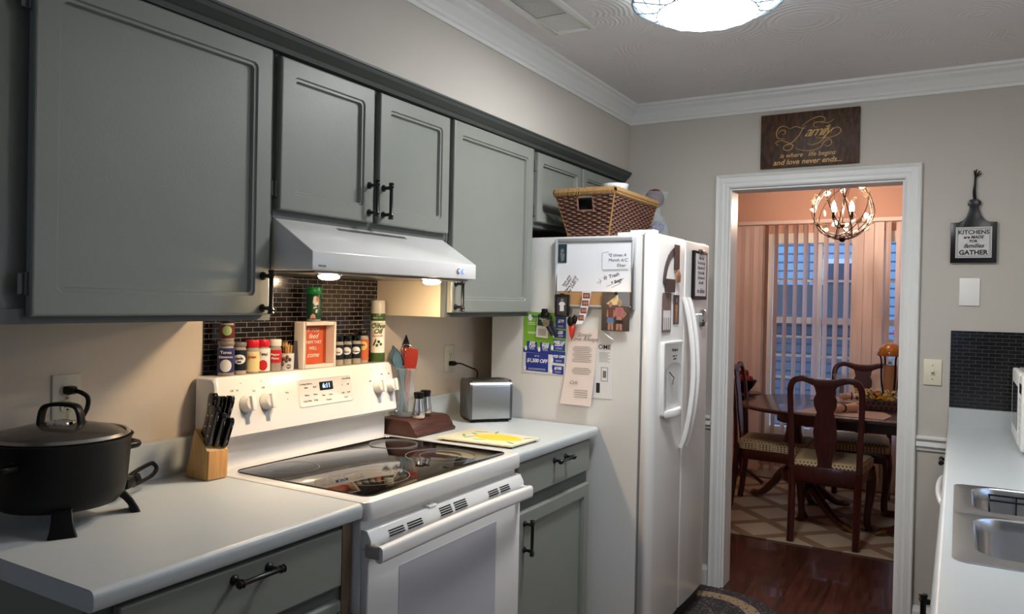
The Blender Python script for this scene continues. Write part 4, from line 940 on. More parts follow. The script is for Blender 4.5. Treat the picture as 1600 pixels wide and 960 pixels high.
for i, (u, s, L, tw) in enumerate(KN):
    zt = .080+(.098-u)*(.055/.058)
    b = KO+kx*u+ky*s+Vector((0,0,zt-.004)); dirv = (up_k+ky*tw*2).normalized()
    k_ = thing('kitchen_knife', b, ('black riveted knife handle, %s in the knife block') % ('front left','front middle','tall front right','back left','back right','shortest at the front right')[i], 'knife', 'knives in the pine block')
    P = [b+dirv*L*t+kx*(.006*math.sin(t*PI)) for t in (.0, .08, .3, .6, .85, .95, 1.0)]
    W = [.013, .0145, .0115, .0125, .016, .0145, .009]
    loops = []
    for p, w_ in zip(P, W): loops.append([p+kx*a+ky*c for a, c in rrect(0, 0, w_, .0078, .0055, 3)])
    MB().loft(loops).build('handle', BLACKG, k_, smooth=True)
    m = MB()
    for t in (.25, .5, .75):
        p = b+dirv*L*t+kx*(.006*math.sin(t*PI)); m.lathe([(.0024, -.0084), (.0024, .0084)], (p.x, p.y, p.z), 8, 'Y')
    m.build('rivets', STEEL, k_)

# ------------------------------------------------------------------ spices on top of the range
ZS = 1.1825
CLEARP = thin_glass('clear_jar_plastic', (205,195,180), .55)
def jar(name, y, r, h, fill, lid, lidh, label, band=None, body=CLEARP, x=.055, z=ZS, dark=None, cat='spice jar', brand=None, brandm=None, oval=None):
    t = thing(name, (x, y, z), label, cat)
    bt = MB().lathe([(r*.9, .0), (r, .003), (r, h*.86), (r*.9, h*.95), (r*.86, h)], (x, y, z+.0003), 28).build('jar_body', body, t, smooth=True)
    MB().lathe([(r*.86, .002), (r*.93, .004), (r*.93, h*.80), (r*.5, h*.82)], (x, y, z+.0003), 24).build('contents', fill, bt, smooth=True)
    if band:
        c, z0, z1 = band; MB().lathe([(r+.0004, z0), (r+.0008, z0+.0005), (r+.0008, z1-.0005), (r+.0004, z1)], (x, y, z), 28).build('wrap_label', c, bt, smooth=True)
    if lid: MB().lathe([(r*.97, h), (r*.99, h+.001), (r*.99, h+lidh-.002), (r*.94, h+lidh), (1e-5, h+lidh)], (x, y, z), 28).build('lid', lid, t, smooth=True)
    vd = Vector((CX-x, CY-y, 0)).normalized(); rv = Vector((-vd.y, vd.x, 0))
    if oval:
        zc, a, b, mm = oval; L = []
        for d, s in ((.0008, 1), (.0015, 1), (.0015, .75), (.0015, .5), (.0015, .25), (.0015, .02)):
            L.append([Vector((x, y, z+zc))+(Vector((vd.x,vd.y,0))*math.cos(al)+rv*math.sin(al))*(r+d)+Vector((0,0,b*s*math.sin(th))) for th in [2*PI*i/20 for i in range(20)] for al in [a*s/r*math.cos(th)]])
        MB().loft(L).build('oval_label', mm, bt)
    if brand:
        for s, sz, zc, mm in brand: text(s, sz, mm, bt, Vector((x, y, z+zc))+vd*(r+.0022), rv, ZU, 'lettering', bold=.0002)
    return t
BLUEL = mat('label_navy', (44,44,96), .4); DKL = mat('label_dark_teal', (20,28,40), .4); WL = mat('label_white', (226,222,214), .4); REDP = mat('red_plastic', (196,22,34), .3); REDL = mat('label_red', (190,36,34), .4)
CINN = mat('cinnamon', (150,84,56), .9); GARL = mat('garlic_salt', (214,186,140), .9); ONION = mat('onion_powder', (222,200,140), .9); PEPF = mat('red_flakes', (120,44,30), .9, noise=.6, nscale=600); HERB = mat('dried_herb', (150,134,60), .9, noise=.5, nscale=500)
jar('spice_jar', .066, .0235, .088, CINN, mat('grey_translucent_lid', (120,108,100), .4), .012, 'tall navy-labelled spice jar, leftmost of the row on the range', (BLUEL, .010, .080), brand=[('Tones', .012, .068, WL), ('Cinnamon', .009, .055, WL)], oval=(.030, .016, .018, WL))
jar('spice_jar', .069, .0205, .052, CINN, mat('black_cap', (14,14,14), .4), .010, 'red and green labelled spice jar stacked on the leftmost jar', (mat('label_dark_red', (90,26,24), .4), .008, .046), z=ZS+.1005, x=.055, oval=(.030, .013, .014, mat('label_green', (150,170,110), .4)))
jar('spice_jar', .117, .0200, .082, GARL, mat('grey_lid', (110,106,104), .4), .012, 'dark teal jar with round white garlic salt label', (DKL, .012, .072), brand=[('Garlic', .0095, .048, INK), ('Salt', .0075, .038, INK)], oval=(.045, .018, .014, WL), x=.052)
jar('spice_jar', .166, .0205, .078, ONION, REDP, .021, 'red-capped jar of pale onion powder, left of the two red caps', (ONION, .006, .064), brand=[('Great', .010, .05, REDL)], x=.050)
jar('spice_jar', .208, .0200, .078, WL, REDP, .021, 'red-capped jar with white Tenderizer label, right of the two red caps', (WL, .004, .072), brand=[('Tend', .013, .056, INK)], oval=(.022, .013, .016, REDL), x=.050)
jar('spice_jar', .256, .0185, .078, PEPF, mat('white_cap', (226,220,208), .4), .020, 'white-capped jar of dark red pepper flakes with red and white label', (REDL, .026, .066), brand=[('Pepper', .009, .052, WL), ('Flakes', .009, .04, WL)], x=.050)
# toothpick box
tp = thing('toothpick_cup', (.052, .303, ZS), 'small white cup of toothpicks with brown olive print', 'toothpick cup')
MB().lathe([(.0185, 0), (.0205, .003), (.0215, .052), (.020, .052), (.018, .004), (1e-5, .003)], (.052, .303, ZS+.0003), 24).build('cup', mat('cup_white', (220,216,216), .35), tp, smooth=True)
m = MB()
for k in range(38):
    a, r = random.uniform(0, 2*PI), random.uniform(.002, .016); t = random.uniform(0, .004)
    m.tube([(.052+r*math.cos(a)*.8, .303+r*math.sin(a)*.8, ZS+.006), (.052+(r+t)*math.cos(a)*1.1, .303+(r+t)*math.sin(a)*1.1, ZS+.082+random.uniform(-.006, .008))], .0011, 4)
m.build('toothpicks', mat('toothpick_wood', (218,170,104), .6), tp)['kind'] = 'stuff'
vd = Vector((CX-.052, CY-.303, 0)).normalized(); rv = Vector((-vd.y, vd.x, 0))
OLV = mat('olive_print', (96,72,46), .5)
for u, z in ((-.010,.036),(.0,.042),(.008,.034),(-.013,.020),(-.002,.030)):
    c = Vector((.052,.303,ZS+z))+vd*math.sqrt(.0212**2-u*u)+rv*u; MB().sphere(c, .0052, 10, 6, 1, 1, 1.2).build('olive_print', OLV, tp, smooth=True)
MB().sphere(Vector((.052,.303,ZS+.012))+vd*.0155+rv*.004, .0085, 14, 8).build('round_badge', INK, tp, smooth=True)
text('300', .008, WL, tp, Vector((.052,.303,ZS+.012))+vd*.0242+rv*.004, rv, ZU, 'lettering', bold=.0003)
# leaning knife-like packet
o = MB().obox((.050, .345, ZS+.045), (.006,.010,0), (.0006,-.0004,0), (-.001,.004,.045)).build('seasoning_packet', mat('packet_dark', (70,64,70), .4)); tag(o, 'narrow dark packet leaning against the shadow box frame', 'packet')
# shadow box frame
sb = thing('shadow_box_sign', (.06, .418, ZS), 'white shadow box frame with orange lettered card on the range', 'sign')
a, b, c, d, x0, x1 = .348, .497, ZS+.0005, ZS+.150, .034, .076
m = MB(); t_ = .011
m.box(x0, x1, a, a+t_, c, d).box(x0, x1, b-t_, b, c, d).box(x0, x1, a+t_, b-t_, c, c+t_).box(x0, x1, a+t_, b-t_, d-t_, d).box(x0, x0+.004, a+t_, b-t_, c+t_, d-t_)
m.build('box_frame', mat('cream_paint', (230,216,200), .5), sb, bevel=.0012)
MB().box(x0+.0042, x0+.006, a+t_, b-t_, c+t_, d-t_).build('card', mat('orange_card', (196,84,42), .6), sb)
for s, sz, z, k in (('IF YOU', .017, .122, {}), ('feed', .024, .102, dict(shear=.4)), ('THEM THEY', .0145, .082, {}), ('WILL', .016, .062, {}), ('come', .024, .040, dict(shear=.4))):
    text(s, sz, WL, sb, (x0+.0065, .426, ZS+z), YR, ZU, 'lettering', **k)
# green cheese shaker on frame
GRS = mat('green_wrap', (24,70,44), .35)
o = thing('cheese_shaker', (.05, .418, ZS+.151), 'tall green cheese shaker standing on top of the shadow box', 'shaker')
MB().lathe([(.0225, 0), (.0235, .004), (.0235, .010)], (.05, .418, ZS+.1512), 28).build('clear_foot', CLEARP, o, smooth=True)
MB().lathe([(.0235, .008), (.024, .010), (.024, .088), (.023, .090)], (.05, .418, ZS+.1512), 28).build('canister', GRS, o, smooth=True)
MB().lathe([(.024, .090), (.0245, .091), (.0245, .110), (.0235, .113), (1e-5, .113)], (.05, .418, ZS+.1512), 28).build('lid', mat('bright_green_cap', (20,130,58), .3), o, smooth=True)
vd = Vector((CX-.05, CY-.418, 0)).normalized(); rv = Vector((-vd.y, vd.x, 0))
def curved(parent, x, y, z, r, pts, m_, name='printed_patch'):
    L = []
    cu_ = sum(p[0] for p in pts)/len(pts); cv_ = sum(p[1] for p in pts)/len(pts)
    for d_, s in ((.0004, 1), (.0012, 1), (.0012, .66), (.0012, .33), (.0012, .02)):
        L.append([Vector((x, y, z+cv_+(v-cv_)*s))+(vd*math.cos(q/r)+rv*math.sin(q/r))*(r+d_) for u, v in pts for q in [cu_+(u-cu_)*s]])
    return MB().loft(L).build(name, m_, parent)
ORG = mat('orange_patch', (226,130,50), .5)
curved(o, .05, .418, ZS+.1512, .024, [(-.002,.080),(.004,.084),(.012,.080),(.011,.068),(.013,.056),(.004,.052),(-.004,.062)], WL)
curved(o, .05, .418, ZS+.1512, .0247, [(.006,.080),(.014,.080),(.015,.068),(.008,.064)], ORG)
curved(o, .05, .418, ZS+.1512, .024, [(-.002,.046),(.008,.050),(.009,.046),(-.002,.042)], WL); curved(o, .05, .418, ZS+.1512, .024, [(.006,.040),(.012,.040),(.010,.028),(.004,.030)], WL)
curved(o, .05, .418, ZS+.1512, .024, [(-.012,.010),(.006,.010),(.004,.022),(-.004,.026),(-.010,.020)], mat('pink_patch', (214,160,140), .5))
# four small pepper / herb jars
for k, (y, lab) in enumerate(((.534, 'small dark-capped herb jar next to the shadow box'), (.575, 'small dark-capped herb jar in the middle of the three'), (.622, 'small dark-capped herb jar beside the tall brown spice bottle'))):
    jar('spice_jar', y, .0175, .082, HERB, None, 0, lab, (DKL, .020, .070), oval=(.048, .015, .013, WL), brand=[(('Basil','Thyme','Oregano')[k], .007, .045, INK)], x=.052)
    t = bpy.data.objects[[o_.name for o_ in COL.objects if o_.name.startswith('spice_jar')][-1]]
for t in [o_ for o_ in COL.objects if o_.name.startswith('spice_jar') and 'small dark-capped' in o_.get('label', '')]:
    x, y = t.location.x, t.location.y
    MB().lathe([(.0155, .081), (.0165, .083), (.0165, .098), (.014, .101), (1e-5, .101)], (x, y, ZS), 24).build('cap', BLACKG, t, smooth=True)
jar('spice_bottle', .668, .0195, .098, mat('chili_powder', (170,78,36), .9), mat('black_cap3', (12,12,12), .3), .016, 'taller brown spice bottle with tan label behind the oil can', (mat('label_amber', (190,96,50), .4), .01, .085), oval=(.062, .015, .016, mat('label_tan', (220,180,110), .4)), brand=[('Mrs', .010, .065, INK)], x=.044)
# olive oil spray can
o = thing('oil_spray_can', (.060, .728, ZS), 'tall olive oil spray can, rightmost on the range top', 'spray can')
MB().lathe([(.024, 0), (.0262, .002), (.0262, .172), (.025, .176)], (.060, .728, ZS+.0003), 32).build('can_body', mat('label_cream', (226,222,204), .3), o, smooth=True)
OG = mat('olive_green_print', (60,84,34), .35)
MB().lathe([(.0264, .002), (.0267, .003), (.0267, .034), (.0264, .035)], (.060, .728, ZS), 32).build('green_band', OG, o, smooth=True)
MB().lathe([(.0264, .150), (.0267, .151), (.0267, .172), (.0255, .177)], (.060, .728, ZS), 32).build('green_band', OG, o, smooth=True)
MB().lathe([(.0255, .176), (.0258, .178), (.0250, .218), (.0225, .224), (1e-5, .226)], (.060, .728, ZS), 32).build('cap', mat('clear_grey_cap', (196,190,176), .3), o, smooth=True)
vd = Vector((CX-.06, CY-.728, 0)).normalized(); rv = Vector((-vd.y, vd.x, 0))
for s, sz, z, mm, kk in (('Olive', .023, .132, OG, dict(shear=.25, bold=.0006)), ('Oil', .023, .112, OG, dict(shear=.25, bold=.0006)), ('Great Value', .007, .161, WL, {}), ('100% Extra Virgin', .005, .142, OG, {}), ('COOKING SPRAY', .0045, .096, WL, {})):
    text(s, sz, mm, o, Vector((.060, .728, ZS+z))+vd*.0275, rv, ZU, 'lettering', **kk)
curved(o, .060, .728, ZS, .0262, [(-.018,.093),(.018,.093),(.018,.099),(-.018,.099)], REDL, 'red_band')
for u, z, mm in ((.004,.075,INK), (.012,.066,OG), (-.002,.062,OG)): curved(o, .060, .728, ZS, .0262, [(u+.005*math.cos(a), z+.0055*math.sin(a)) for a in [2*PI*i/10 for i in range(10)]], mm, 'olive_print')
curved(o, .060, .728, ZS, .0262, [(-.018,.062),(-.010,.078),(-.006,.088),(-.004,.078),(-.012,.060)], OG, 'leaf_print')

# ------------------------------------------------------------------ wooden riser, utensils, shakers, toaster, board
rs = [(0.022,.9147),(.200,.9147),(.202,.926),(.190,.932),(.186,.944),(.178,.950),(.172,.962),(.160,.970),(.140,.972),(.022,.972)]
ri = MB().loft([[(x+.012, y, z) for x, z in rs] for y in (.772, 1.015)]).build('wooden_riser', WALNUT, bevel=.0015); tag(ri, 'dark walnut riser block with moulded front edge beside the range', 'riser')
ZR = .9722; ux, uy = .085, .862
ca_ = thing('glass_carafe', (ux, uy, ZR), 'clear waisted glass carafe holding kitchen utensils on the walnut riser', 'carafe')
cp_ = [(.040, .0), (.046, .004), (.050, .03), (.049, .065), (.040, .095), (.031, .120), (.030, .135), (.036, .160), (.043, .178)]
MB().lathe(cp_+[(max(r-.0022, .001), h+(.004 if i == 8 else 0)) for i, (r, h) in list(enumerate(cp_))[::-1]], (ux, uy, ZR+.0003), 36).build('glass_body', VGLASS, ca_, smooth=True)
MB().tube([(ux+.043*math.cos(a), uy+.043*math.sin(a), ZR+.179) for a in [2*PI*i/36 for i in range(36)]], .0014, 6, close=True).build('lip', VGLASS, ca_, smooth=True)
camr = Vector((math.cos(YAW), math.sin(YAW), 0)); camd = Vector((-math.sin(YAW), math.cos(YAW), 0))
BLU = mat('blue_silicone', (72,128,160), .4); BLUD = mat('slate_silicone', (78,104,122), .45); RED = mat('red_silicone', (166,50,34), .45); DRED = mat('dark_red_silicone', (156,40,34), .4)
def utensil(name, lab, cat, base, top, hm, hr, head=None):
    t = thing(name, base, lab, cat); MB().tube([base, Vector(base)*.35+Vector(top)*.65, top], hr, 8).build('handle', hm, t, smooth=True)
    if head: head(t, Vector(top), (Vector(top)-Vector(base)).normalized())
    return t
U = lambda a, b, z: Vector((ux, uy, ZR))+camr*a+camd*b+Vector((0,0,z))
def paddle(w_, L, th, m_, name, taper=.7, rnd=.006):
    def f(t, p, d):
        side = camr-d*camr.dot(d); side.normalize(); nn = d.cross(side); loops = []
        for s, k in ((-.02, .25), (.0, taper), (.25, .92), (.6, 1), (.9, .98), (1, .8)):
            loops.append([p+d*(L*s)+side*u+nn*v for u, v in rrect(0, 0, w_/2*k, th/2, th/2*.8, 3)])
        MB().loft(loops).build(name, m_, t, smooth=True)
    return f
utensil('spatula', 'bright red silicone spatula standing in the carafe, right side', 'spatula', U(.006,0,.012), U(.018,-.008,.178), DRED, .0055, paddle(.052, .078, .008, RED, 'blade', .8))
utensil('spatula', 'darker red silicone spatula behind the bright red one', 'spatula', U(.0,.014,.012), U(.002,.012,.178), RED, .0055, paddle(.040, .080, .008, mat('brick_silicone', (176,72,52), .45), 'blade', .8))
def spoonhead(w_, L, m_, lean=0.):
    def f(t, p, d):
        side = camr-d*camr.dot(d); side.normalize(); nn = d.cross(side); loops = []
        for k in range(9):
            s = k/8; ww = max(.08, math.sin(PI*min(1, .12+s*.88)))*w_/2
            loops.append([p+d*(L*s)+side*u+nn*(v+.010*math.sin(PI*s)*(1-(u/(w_/2))**2)) for u, v in rrect(0, 0, ww, .0022, .0018, 3)])
        MB().loft(loops).build('spoon_bowl', m_, t, smooth=True)
    return f
utensil('serving_spoon', 'slate blue serving spoon leaning left out of the carafe', 'spoon', U(.010,0,.012), U(-.030,.004,.182), BLUD, .005, spoonhead(.046, .085, BLUD))
utensil('serving_spoon', 'light blue spoon in front of the slate blue one', 'spoon', U(.012,-.01,.012), U(-.022,-.012,.175), mat('light_blue_silicone', (92,128,148), .4), .005, spoonhead(.036, .075, mat('light_blue_silicone', (86,140,166), .4)))
utensil('serving_spoon', 'tall black slotted spoon at the back of the carafe', 'spoon', U(-.012,.01,.012), U(-.006,.02,.20), BLACKP, .0045, spoonhead(.034, .105, BLACKP))
utensil('tongs', 'blue handled tongs standing in the carafe', 'tongs', U(-.014,-.012,.008), U(-.008,-.004,.19), BLU, .0065, None)
t = utensil('whisk', 'steel wire whisk with looped head above the carafe', 'whisk', U(-.006,.004,.012), U(-.002,.004,.17), STEEL, .004, None)
m = MB()
for k in range(4):
    a = PI*k/4; e = camr*math.cos(a)+camd*math.sin(a); c = U(.002,.004,.17)
    m.tube([c+e*.026*math.sin(2*PI*i/20)*(math.sin(PI*i/20)**.6 if 0 < i < 20 else 0)+Vector((0,0,.100*math.sin(PI*i/20))) for i in range(21)], .0011, 5)
m.build('wire_loops', STEEL, t, smooth=True)
m = MB(); m.tube([U(-.030,-.02,.010), U(-.026,-.018,.16)], .003, 6); m.sphere(U(-.030,-.022,.018), .010, 12, 8); o = m.build('measuring_spoon', STEEL, smooth=True); tag(o, 'small steel measuring spoon at the left inside the carafe', 'spoon')
def shaker(x, y, lab, foot):
    t = thing('shaker', (x, y, ZR), lab, 'shaker')
    MB().lathe([(.020, 0), (.0225, .003), (.0235, .014)], (x, y, ZR+.0003), 28).build('glass_foot', foot, t, smooth=True)
    MB().lathe([(.0238, .012), (.0246, .016), (.0225, .034), (.0175, .058), (.0160, .074)], (x, y, ZR), 28).build('steel_sleeve', STEEL, t, smooth=True)
    MB().lathe([(.0160, .073), (.0180, .075), (.0195, .092), (.0190, .096), (1e-5, .097)], (x, y, ZR), 28).build('cap', BLACKP, t, smooth=True)
shaker(.158, .852, 'steel shaker with black cap and white foot, nearer of the pair on the riser', mat('salt_white', (226,214,208), .4))
shaker(.140, .918, 'steel shaker with black cap and dark foot, farther of the pair on the riser', mat('pepper_dark', (72,60,54), .4))
# toaster
ta = Vector((.176, 1.166, .9147)); e1 = Vector((.648, .761, 0)).normalized(); e2 = Vector((-e1.y, e1.x, 0)); TL, TW = .186, .146
tt = thing('toaster', ta+e1*TL/2+e2*TW/2, 'brushed steel two-slot toaster between the riser and the fridge', 'toaster')
def TB(u, v, z): return ta+e1*u+e2*v+Vector((0,0,z))
m = MB(); prf = []
for v, z in [(0,.014)]+[(0,.145)]+[(.026-.026*math.cos(a), .145+.026*math.sin(a)) for a in [PI/2*k/6 for k in range(1, 7)]]+[(TW-.026+.026*math.sin(a), .145+.026*math.cos(a)) for a in [PI/2*k/6 for k in range(0, 7)]]+[(TW,.014)]: prf.append((v, z))
m.loft([[TB(.010, v, z) for v, z in prf], [TB(TL-.010, v, z) for v, z in prf]]); m.build('shell', STEEL, tt, smooth=True)
for u0, u1 in ((0, .012), (TL-.012, TL)):
    m = MB(); m.loft([[TB(u, TW/2+(v-TW/2)*k, .085+(z-.085)*k) for v, z in prf] for u, k in ((u0, .95 if u0 == 0 else 1.01), (u0+.003, 1.01), (u1-.003, 1.01), (u1, 1.01 if u0 == 0 else .95))]); m.build('end_cap', STEELD, tt, smooth=True)
MB().obox(TB(TL/2, TW/2, .011), e1*(TL/2-.004), e2*(TW/2-.002), Vector((0,0,.004))).build('base', BLACKP, tt)
for u in (.02, TL-.02):
    for v in (.018, TW-.018):
        c = TB(u, v, 0); MB().lathe([(.009, .0003), (.010, .008)], (c.x, c.y, c.z), 12).build('foot', BLACKP, tt)
for v in (.050, .098): MB().obox(TB(TL/2, v, .1718), e1*.068, e2*.010, Vector((0,0,.0012))).build('slot', SL, tt)
MB().obox(TB(TL/2, TW/2, .1706), e1*.080, e2*.045, Vector((0,0,.0012))).build('top_plate', STEELD, tt)
MB().obox(TB(TL+.006, TW/2, .11), e1*.008, e2*.012, Vector((0,0,.006))).build('lever', BLACKP, tt, bevel=.002)
# lemon trivet
TR = [(.290,.782),(.592,.796),(.600,.985),(.300,1.010)]
o = MB().prism(TR, 'Z', .9205, .927).build('cutting_board', mat('cream_board', (222,214,186), .4), bevel=.001); tag(o, 'thin cream board printed with a yellow lemon and green leaves', 'cutting board')
lx, ly = .475, .900
MB().prism([(lx+.085*math.cos(a)*(1+.12*abs(math.cos(a))**6), ly+.055*math.sin(a)) for a in [2*PI*i/40 for i in range(40)]], 'Z', .9269, .9274).build('lemon_print', mat('lemon_yellow', (232,200,40), .45, noise=.12, nscale=30), o)
LG = mat('leaf_green', (110,160,70), .5)
for a, cx_, cy_ in ((.5,.365,.965),(1.2,.385,.855),(-.5,.37,.915),(2.6,.56,.84),(1.9,.42,.985),(.2,.44,.83),(2.2,.35,.87),(.9,.575,.95)):
    P = []
    for i in range(14):
        th = 2*PI*i/14; u, v = .026*math.cos(th), .0055*math.sin(th)*(1-.4*math.cos(th)); P.append((cx_+u*math.cos(a)-v*math.sin(a), cy_+u*math.sin(a)+v*math.cos(a)))
    MB().prism(P, 'Z', .9269, .9273).build('leaf_print', LG, o)
for x, y in ((.31,.80),(.58,.81),(.585,.97),(.315,.99)): MB().lathe([(.006, 0), (.006, .0065)], (x, y, .9146 if y > .77 else .917), 8).build('foot', BLACKP, o)

# ------------------------------------------------------------------ right side: base units, dishwasher, counter, sink, microwave
RX = 1.85
t = thing('base_cabinet', (2.2, 2.15, 0), 'grey base cabinet with drawer in the far right corner', 'cabinet')
MB().box(RX+.035, XWR-.002, 1.86, YW-.002, .09, .873).build('body', GREY, t)
MB().box(RX+.10, XWR-.002, 1.86, YW-.002, 0, .09).build('toe_kick', GREYD, t)
def rdoor(t, y0, y1, z0, z1, name, flat=False):
    d = MB().box(RX+.013, RX+.033, y0, y1, z0, z1).build(name, GREY, t, bevel=.003); return d
d = rdoor(t, 1.89, 2.37, .72, .86, 'drawer'); pull(d, (RX+.013, 2.13, .80), 'Y', .115, -1); d = rdoor(t, 1.89, 2.37, .12, .70, 'door')
t = thing('sink_cabinet', (2.2, .5, 0), 'grey sink base cabinet under the right counter', 'cabinet')
MB().box(RX+.034, XWR-.002, -1.0, 1.24, .09, .70).build('body', GREY, t); MB().box(RX+.034, RX+.05, -1.0, 1.24, .70, .873).build('front_rail', GREY, t)
MB().box(RX+.10, XWR-.002, -1.0, 1.24, 0, .09).build('toe_kick', GREYD, t)
for y0, y1, hy_ in ((.78, 1.22, .82), (.30, .76, .36), (-.2, .28, .24)):
    d = rdoor(t, y0, y1, .12, .86, 'door')
    if hy_ == .36: pull(d, (RX+.013, hy_-.02, .78), 'Z', .115, -1)
dw = thing('dishwasher', (2.15, 1.55, 0), 'white dishwasher with curved handle under the right counter', 'dishwasher')
MB().box(RX+.05, XWR-.03, 1.25, 1.85, .05, .868).build('body', WHITE, dw)
dd = MB().box(RX+.025, RX+.049, 1.253, 1.847, .12, .866).build('door', WHITE, dw, bevel=.005)
P = cat_rom([(RX+.024,1.30,.80),(RX+.000,1.32,.805),(RX-.012,1.42,.81),(RX-.016,1.55,.81),(RX-.012,1.68,.81),(RX+.000,1.78,.805),(RX+.024,1.80,.80)], 5)
MB().tube(P, .009, 10).build('handle', WHITE, dd, smooth=True)
MB().box(RX+.08, XWR-.03, 1.255, 1.845, 0, .05).build('toe_kick', BLACKP, dw)
# counter with cutout
def cprofR(x_in):   # from the front edge (RX) to x_in
    z = .914; p = [(x_in, z-.04), (RX+.012, z-.04), (RX+.003, z-.036), (RX, z-.028), (RX, z-.014)]
    for i in range(5):
        a = PI-i*PI/2/4; p.append((RX+.013+.013*math.cos(a), z-.013+.013*math.sin(a)))
    p += [(x_in, z)]; return p
SX0, SX1, SY0, SY1 = 1.880, 2.43, .338, 1.115
m = MB()
for y0, y1, xi in ((-1.0, SY0+.012, XWR-.0005), (SY1-.012, YW-.021, XWR-.0005), (SY0+.012, SY1-.012, SX0+.012)):
    P = cprofR(xi); m.loft([[(x, y0, z) for x, z in P], [(x, y1, z) for x, z in P]])
m.box(SX1-.012, XWR-.0005, SY0+.012, SY1-.012, .874, .914)
m.box(RX+.002, XWR-.0005, YW-.0205, YW-.0065, .874, .990)
m.box(XWR-.020, XWR-.0005, -1.0, YW-.021, .914, 1.0)
rc = m.build('countertop', COUNTER, smooth=True); tag(rc, 'pale blue-grey laminate countertop on the right with the sink cut in', 'countertop')
sk = thing('kitchen_sink', (2.15, .727, .80), 'stainless steel double bowl sink set in the right counter', 'sink')
SSTEEL = mat('satin_sink_steel', (192,193,196), .27, metal=1.)
zr = .920; ym = .755
def RL(cx, cy, hx, hy, r, z): return [(u, v, z) for u, v in rrect(cx, cy, hx, hy, r, 6)]
def half(y0, y1, outer_r, bx0, bx1, by0, by1, name):
    cx, cy, hx, hy = (SX0+SX1)/2, (y0+y1)/2, (SX1-SX0)/2, (y1-y0)/2
    bc, bd, bhx, bhy = (bx0+bx1)/2, (by0+by1)/2, (bx1-bx0)/2, (by1-by0)/2
    R_ = outer_r
    def i_(k): return [max(1e-4, r-k) if r > .005 else 1e-4 for r in R_]
    L = [RL(cx, cy, hx, hy, R_, .9145), RL(cx, cy, hx, hy, R_, .9165), RL(bc, bd, bhx+.022, bhy+.022, .07, zr), RL(bc, bd, bhx+.004, bhy+.004, .062, zr), RL(bc, bd, bhx, bhy, .058, zr-.004), RL(bc, bd, bhx-.004, bhy-.004, .055, zr-.03), RL(bc, bd, bhx-.010, bhy-.010, .05, zr-.145), RL(bc, bd, bhx-.020, bhy-.020, .045, zr-.162), RL(bc, bd, bhx-.045, bhy-.045, .04, zr-.168), RL(bc, bd, .04, .04, .039, zr-.172)]
    MB().loft(L, False, True).build(name, SSTEEL, sk, smooth=True)
half(ym, SY1, [.03, .03, 1e-4, 1e-4], 1.925, 2.37, .790, 1.080, 'far_bowl')
half(SY0, ym, [1e-4, 1e-4, .03, .03], 1.925, 2.37, .385, .720, 'near_bowl')
for y in (.55, .935): MB().lathe([(.040, zr-.171), (.038, zr-.168), (.030, zr-.170), (1e-5, zr-.1705)], (2.1475, y, 0), 24).build('drain', CHROME, sk, smooth=True)
rk = thing('wire_rack', (2.15, .93, .86), 'black wire rack hanging in the far sink bowl', 'rack')
m = MB(); x0, x1, y0, y1 = 1.962, 2.34, .812, 1.055
for z, k in ((.908, 0), (.893, .002)): m.tube([(x0+k,y0+k,z),(x1-k,y0+k,z),(x1-k,y1-k,z),(x0+k,y1-k,z)], .0022, 6, close=True)
m.tube([(x0+.01,y0+.01,.80),(x1-.01,y0+.01,.80),(x1-.01,y1-.01,.80),(x0+.01,y1-.01,.80)], .0022, 6, close=True)
for k in range(7):
    x = x0+.003+k*(x1-x0-.006)/6
    m.tube([(x,y0,.908),(x,y0+.01,.80),(x,y1-.01,.80),(x,y1,.908)], .0017, 6)
for y in (y0+.03, (y0+y1)/2, y1-.03): m.tube([(x0,y,.908),(x0+.01,y,.80),(x1-.01,y,.80),(x1,y,.908)], .0017, 6)
m.build('wire_basket', BLACKP, rk, smooth=True)
m = MB(); m.tube(cat_rom([(2.05,y0+.004,.835),(2.05,y0+.004,.868),(2.058,y0+.004,.880),(2.072,y0+.004,.880),(2.080,y0+.004,.868),(2.080,y0+.004,.835)]), .0022, 6); m.build('loop', STEEL, rk, smooth=True)
# microwave
mw = thing('microwave', (2.24, 1.95, .914), 'white microwave oven at the right edge on the counter', 'microwave')
MX0, MX1, MY0, MY1, MZ0, MZ1 = 2.072, 2.42, 1.72, 2.235, .928, 1.19
MB().box(MX0+.02, MX1, MY0, MY1, MZ0, MZ1).build('casing', WHITE, mw, bevel=.008, seg=3)
MB().box(MX0, MX0+.021, MY0+.135, MY1-.001, MZ0+.002, MZ1-.002).build('door', WHITEP, mw, bevel=.006, seg=3)
cpn = MB().box(MX0+.002, MX0+.021, MY0+.001, MY0+.133, MZ0+.002, MZ1-.002).build('control_panel', WHITEP, mw, bevel=.006, seg=3)
MB().box(MX0+.0005, MX0+.003, MY0+.025, MY0+.115, MZ1-.065, MZ1-.03).build('display', BLACKG, cpn)
for r in range(6):
    for c in range(3): MB().box(MX0+.0005, MX0+.003, MY0+.028+c*.030, MY0+.050+c*.030, MZ1-.095-r*.025, MZ1-.080-r*.025).build('keypad_button', mat('pale_key', (206,206,204), .5), cpn, bevel=.0005)
MB().box(MX0-.001, MX0+.002, MY0+.18, MY1-.05, MZ0+.05, MZ1-.05).build('window', BLACKG, mw)
for x in (MX0+.05, MX1-.04):
    for y in (MY0+.04, MY1-.04): MB().lathe([(.014, .9147), (.014, .929)], (x, y, 0), 12).build('foot', BLACKP, mw)
o = MB().lathe([(.045, 0), (.06, .012), (.10, .028), (.105, .034), (.100, .034), (.055, .014), (1e-5, .012)], (2.20, 1.98, 1.1905), 36).build('plate', mat('grey_plate', (170,170,168), .3), smooth=True); tag(o, 'small grey dish resting on top of the microwave', 'dish')

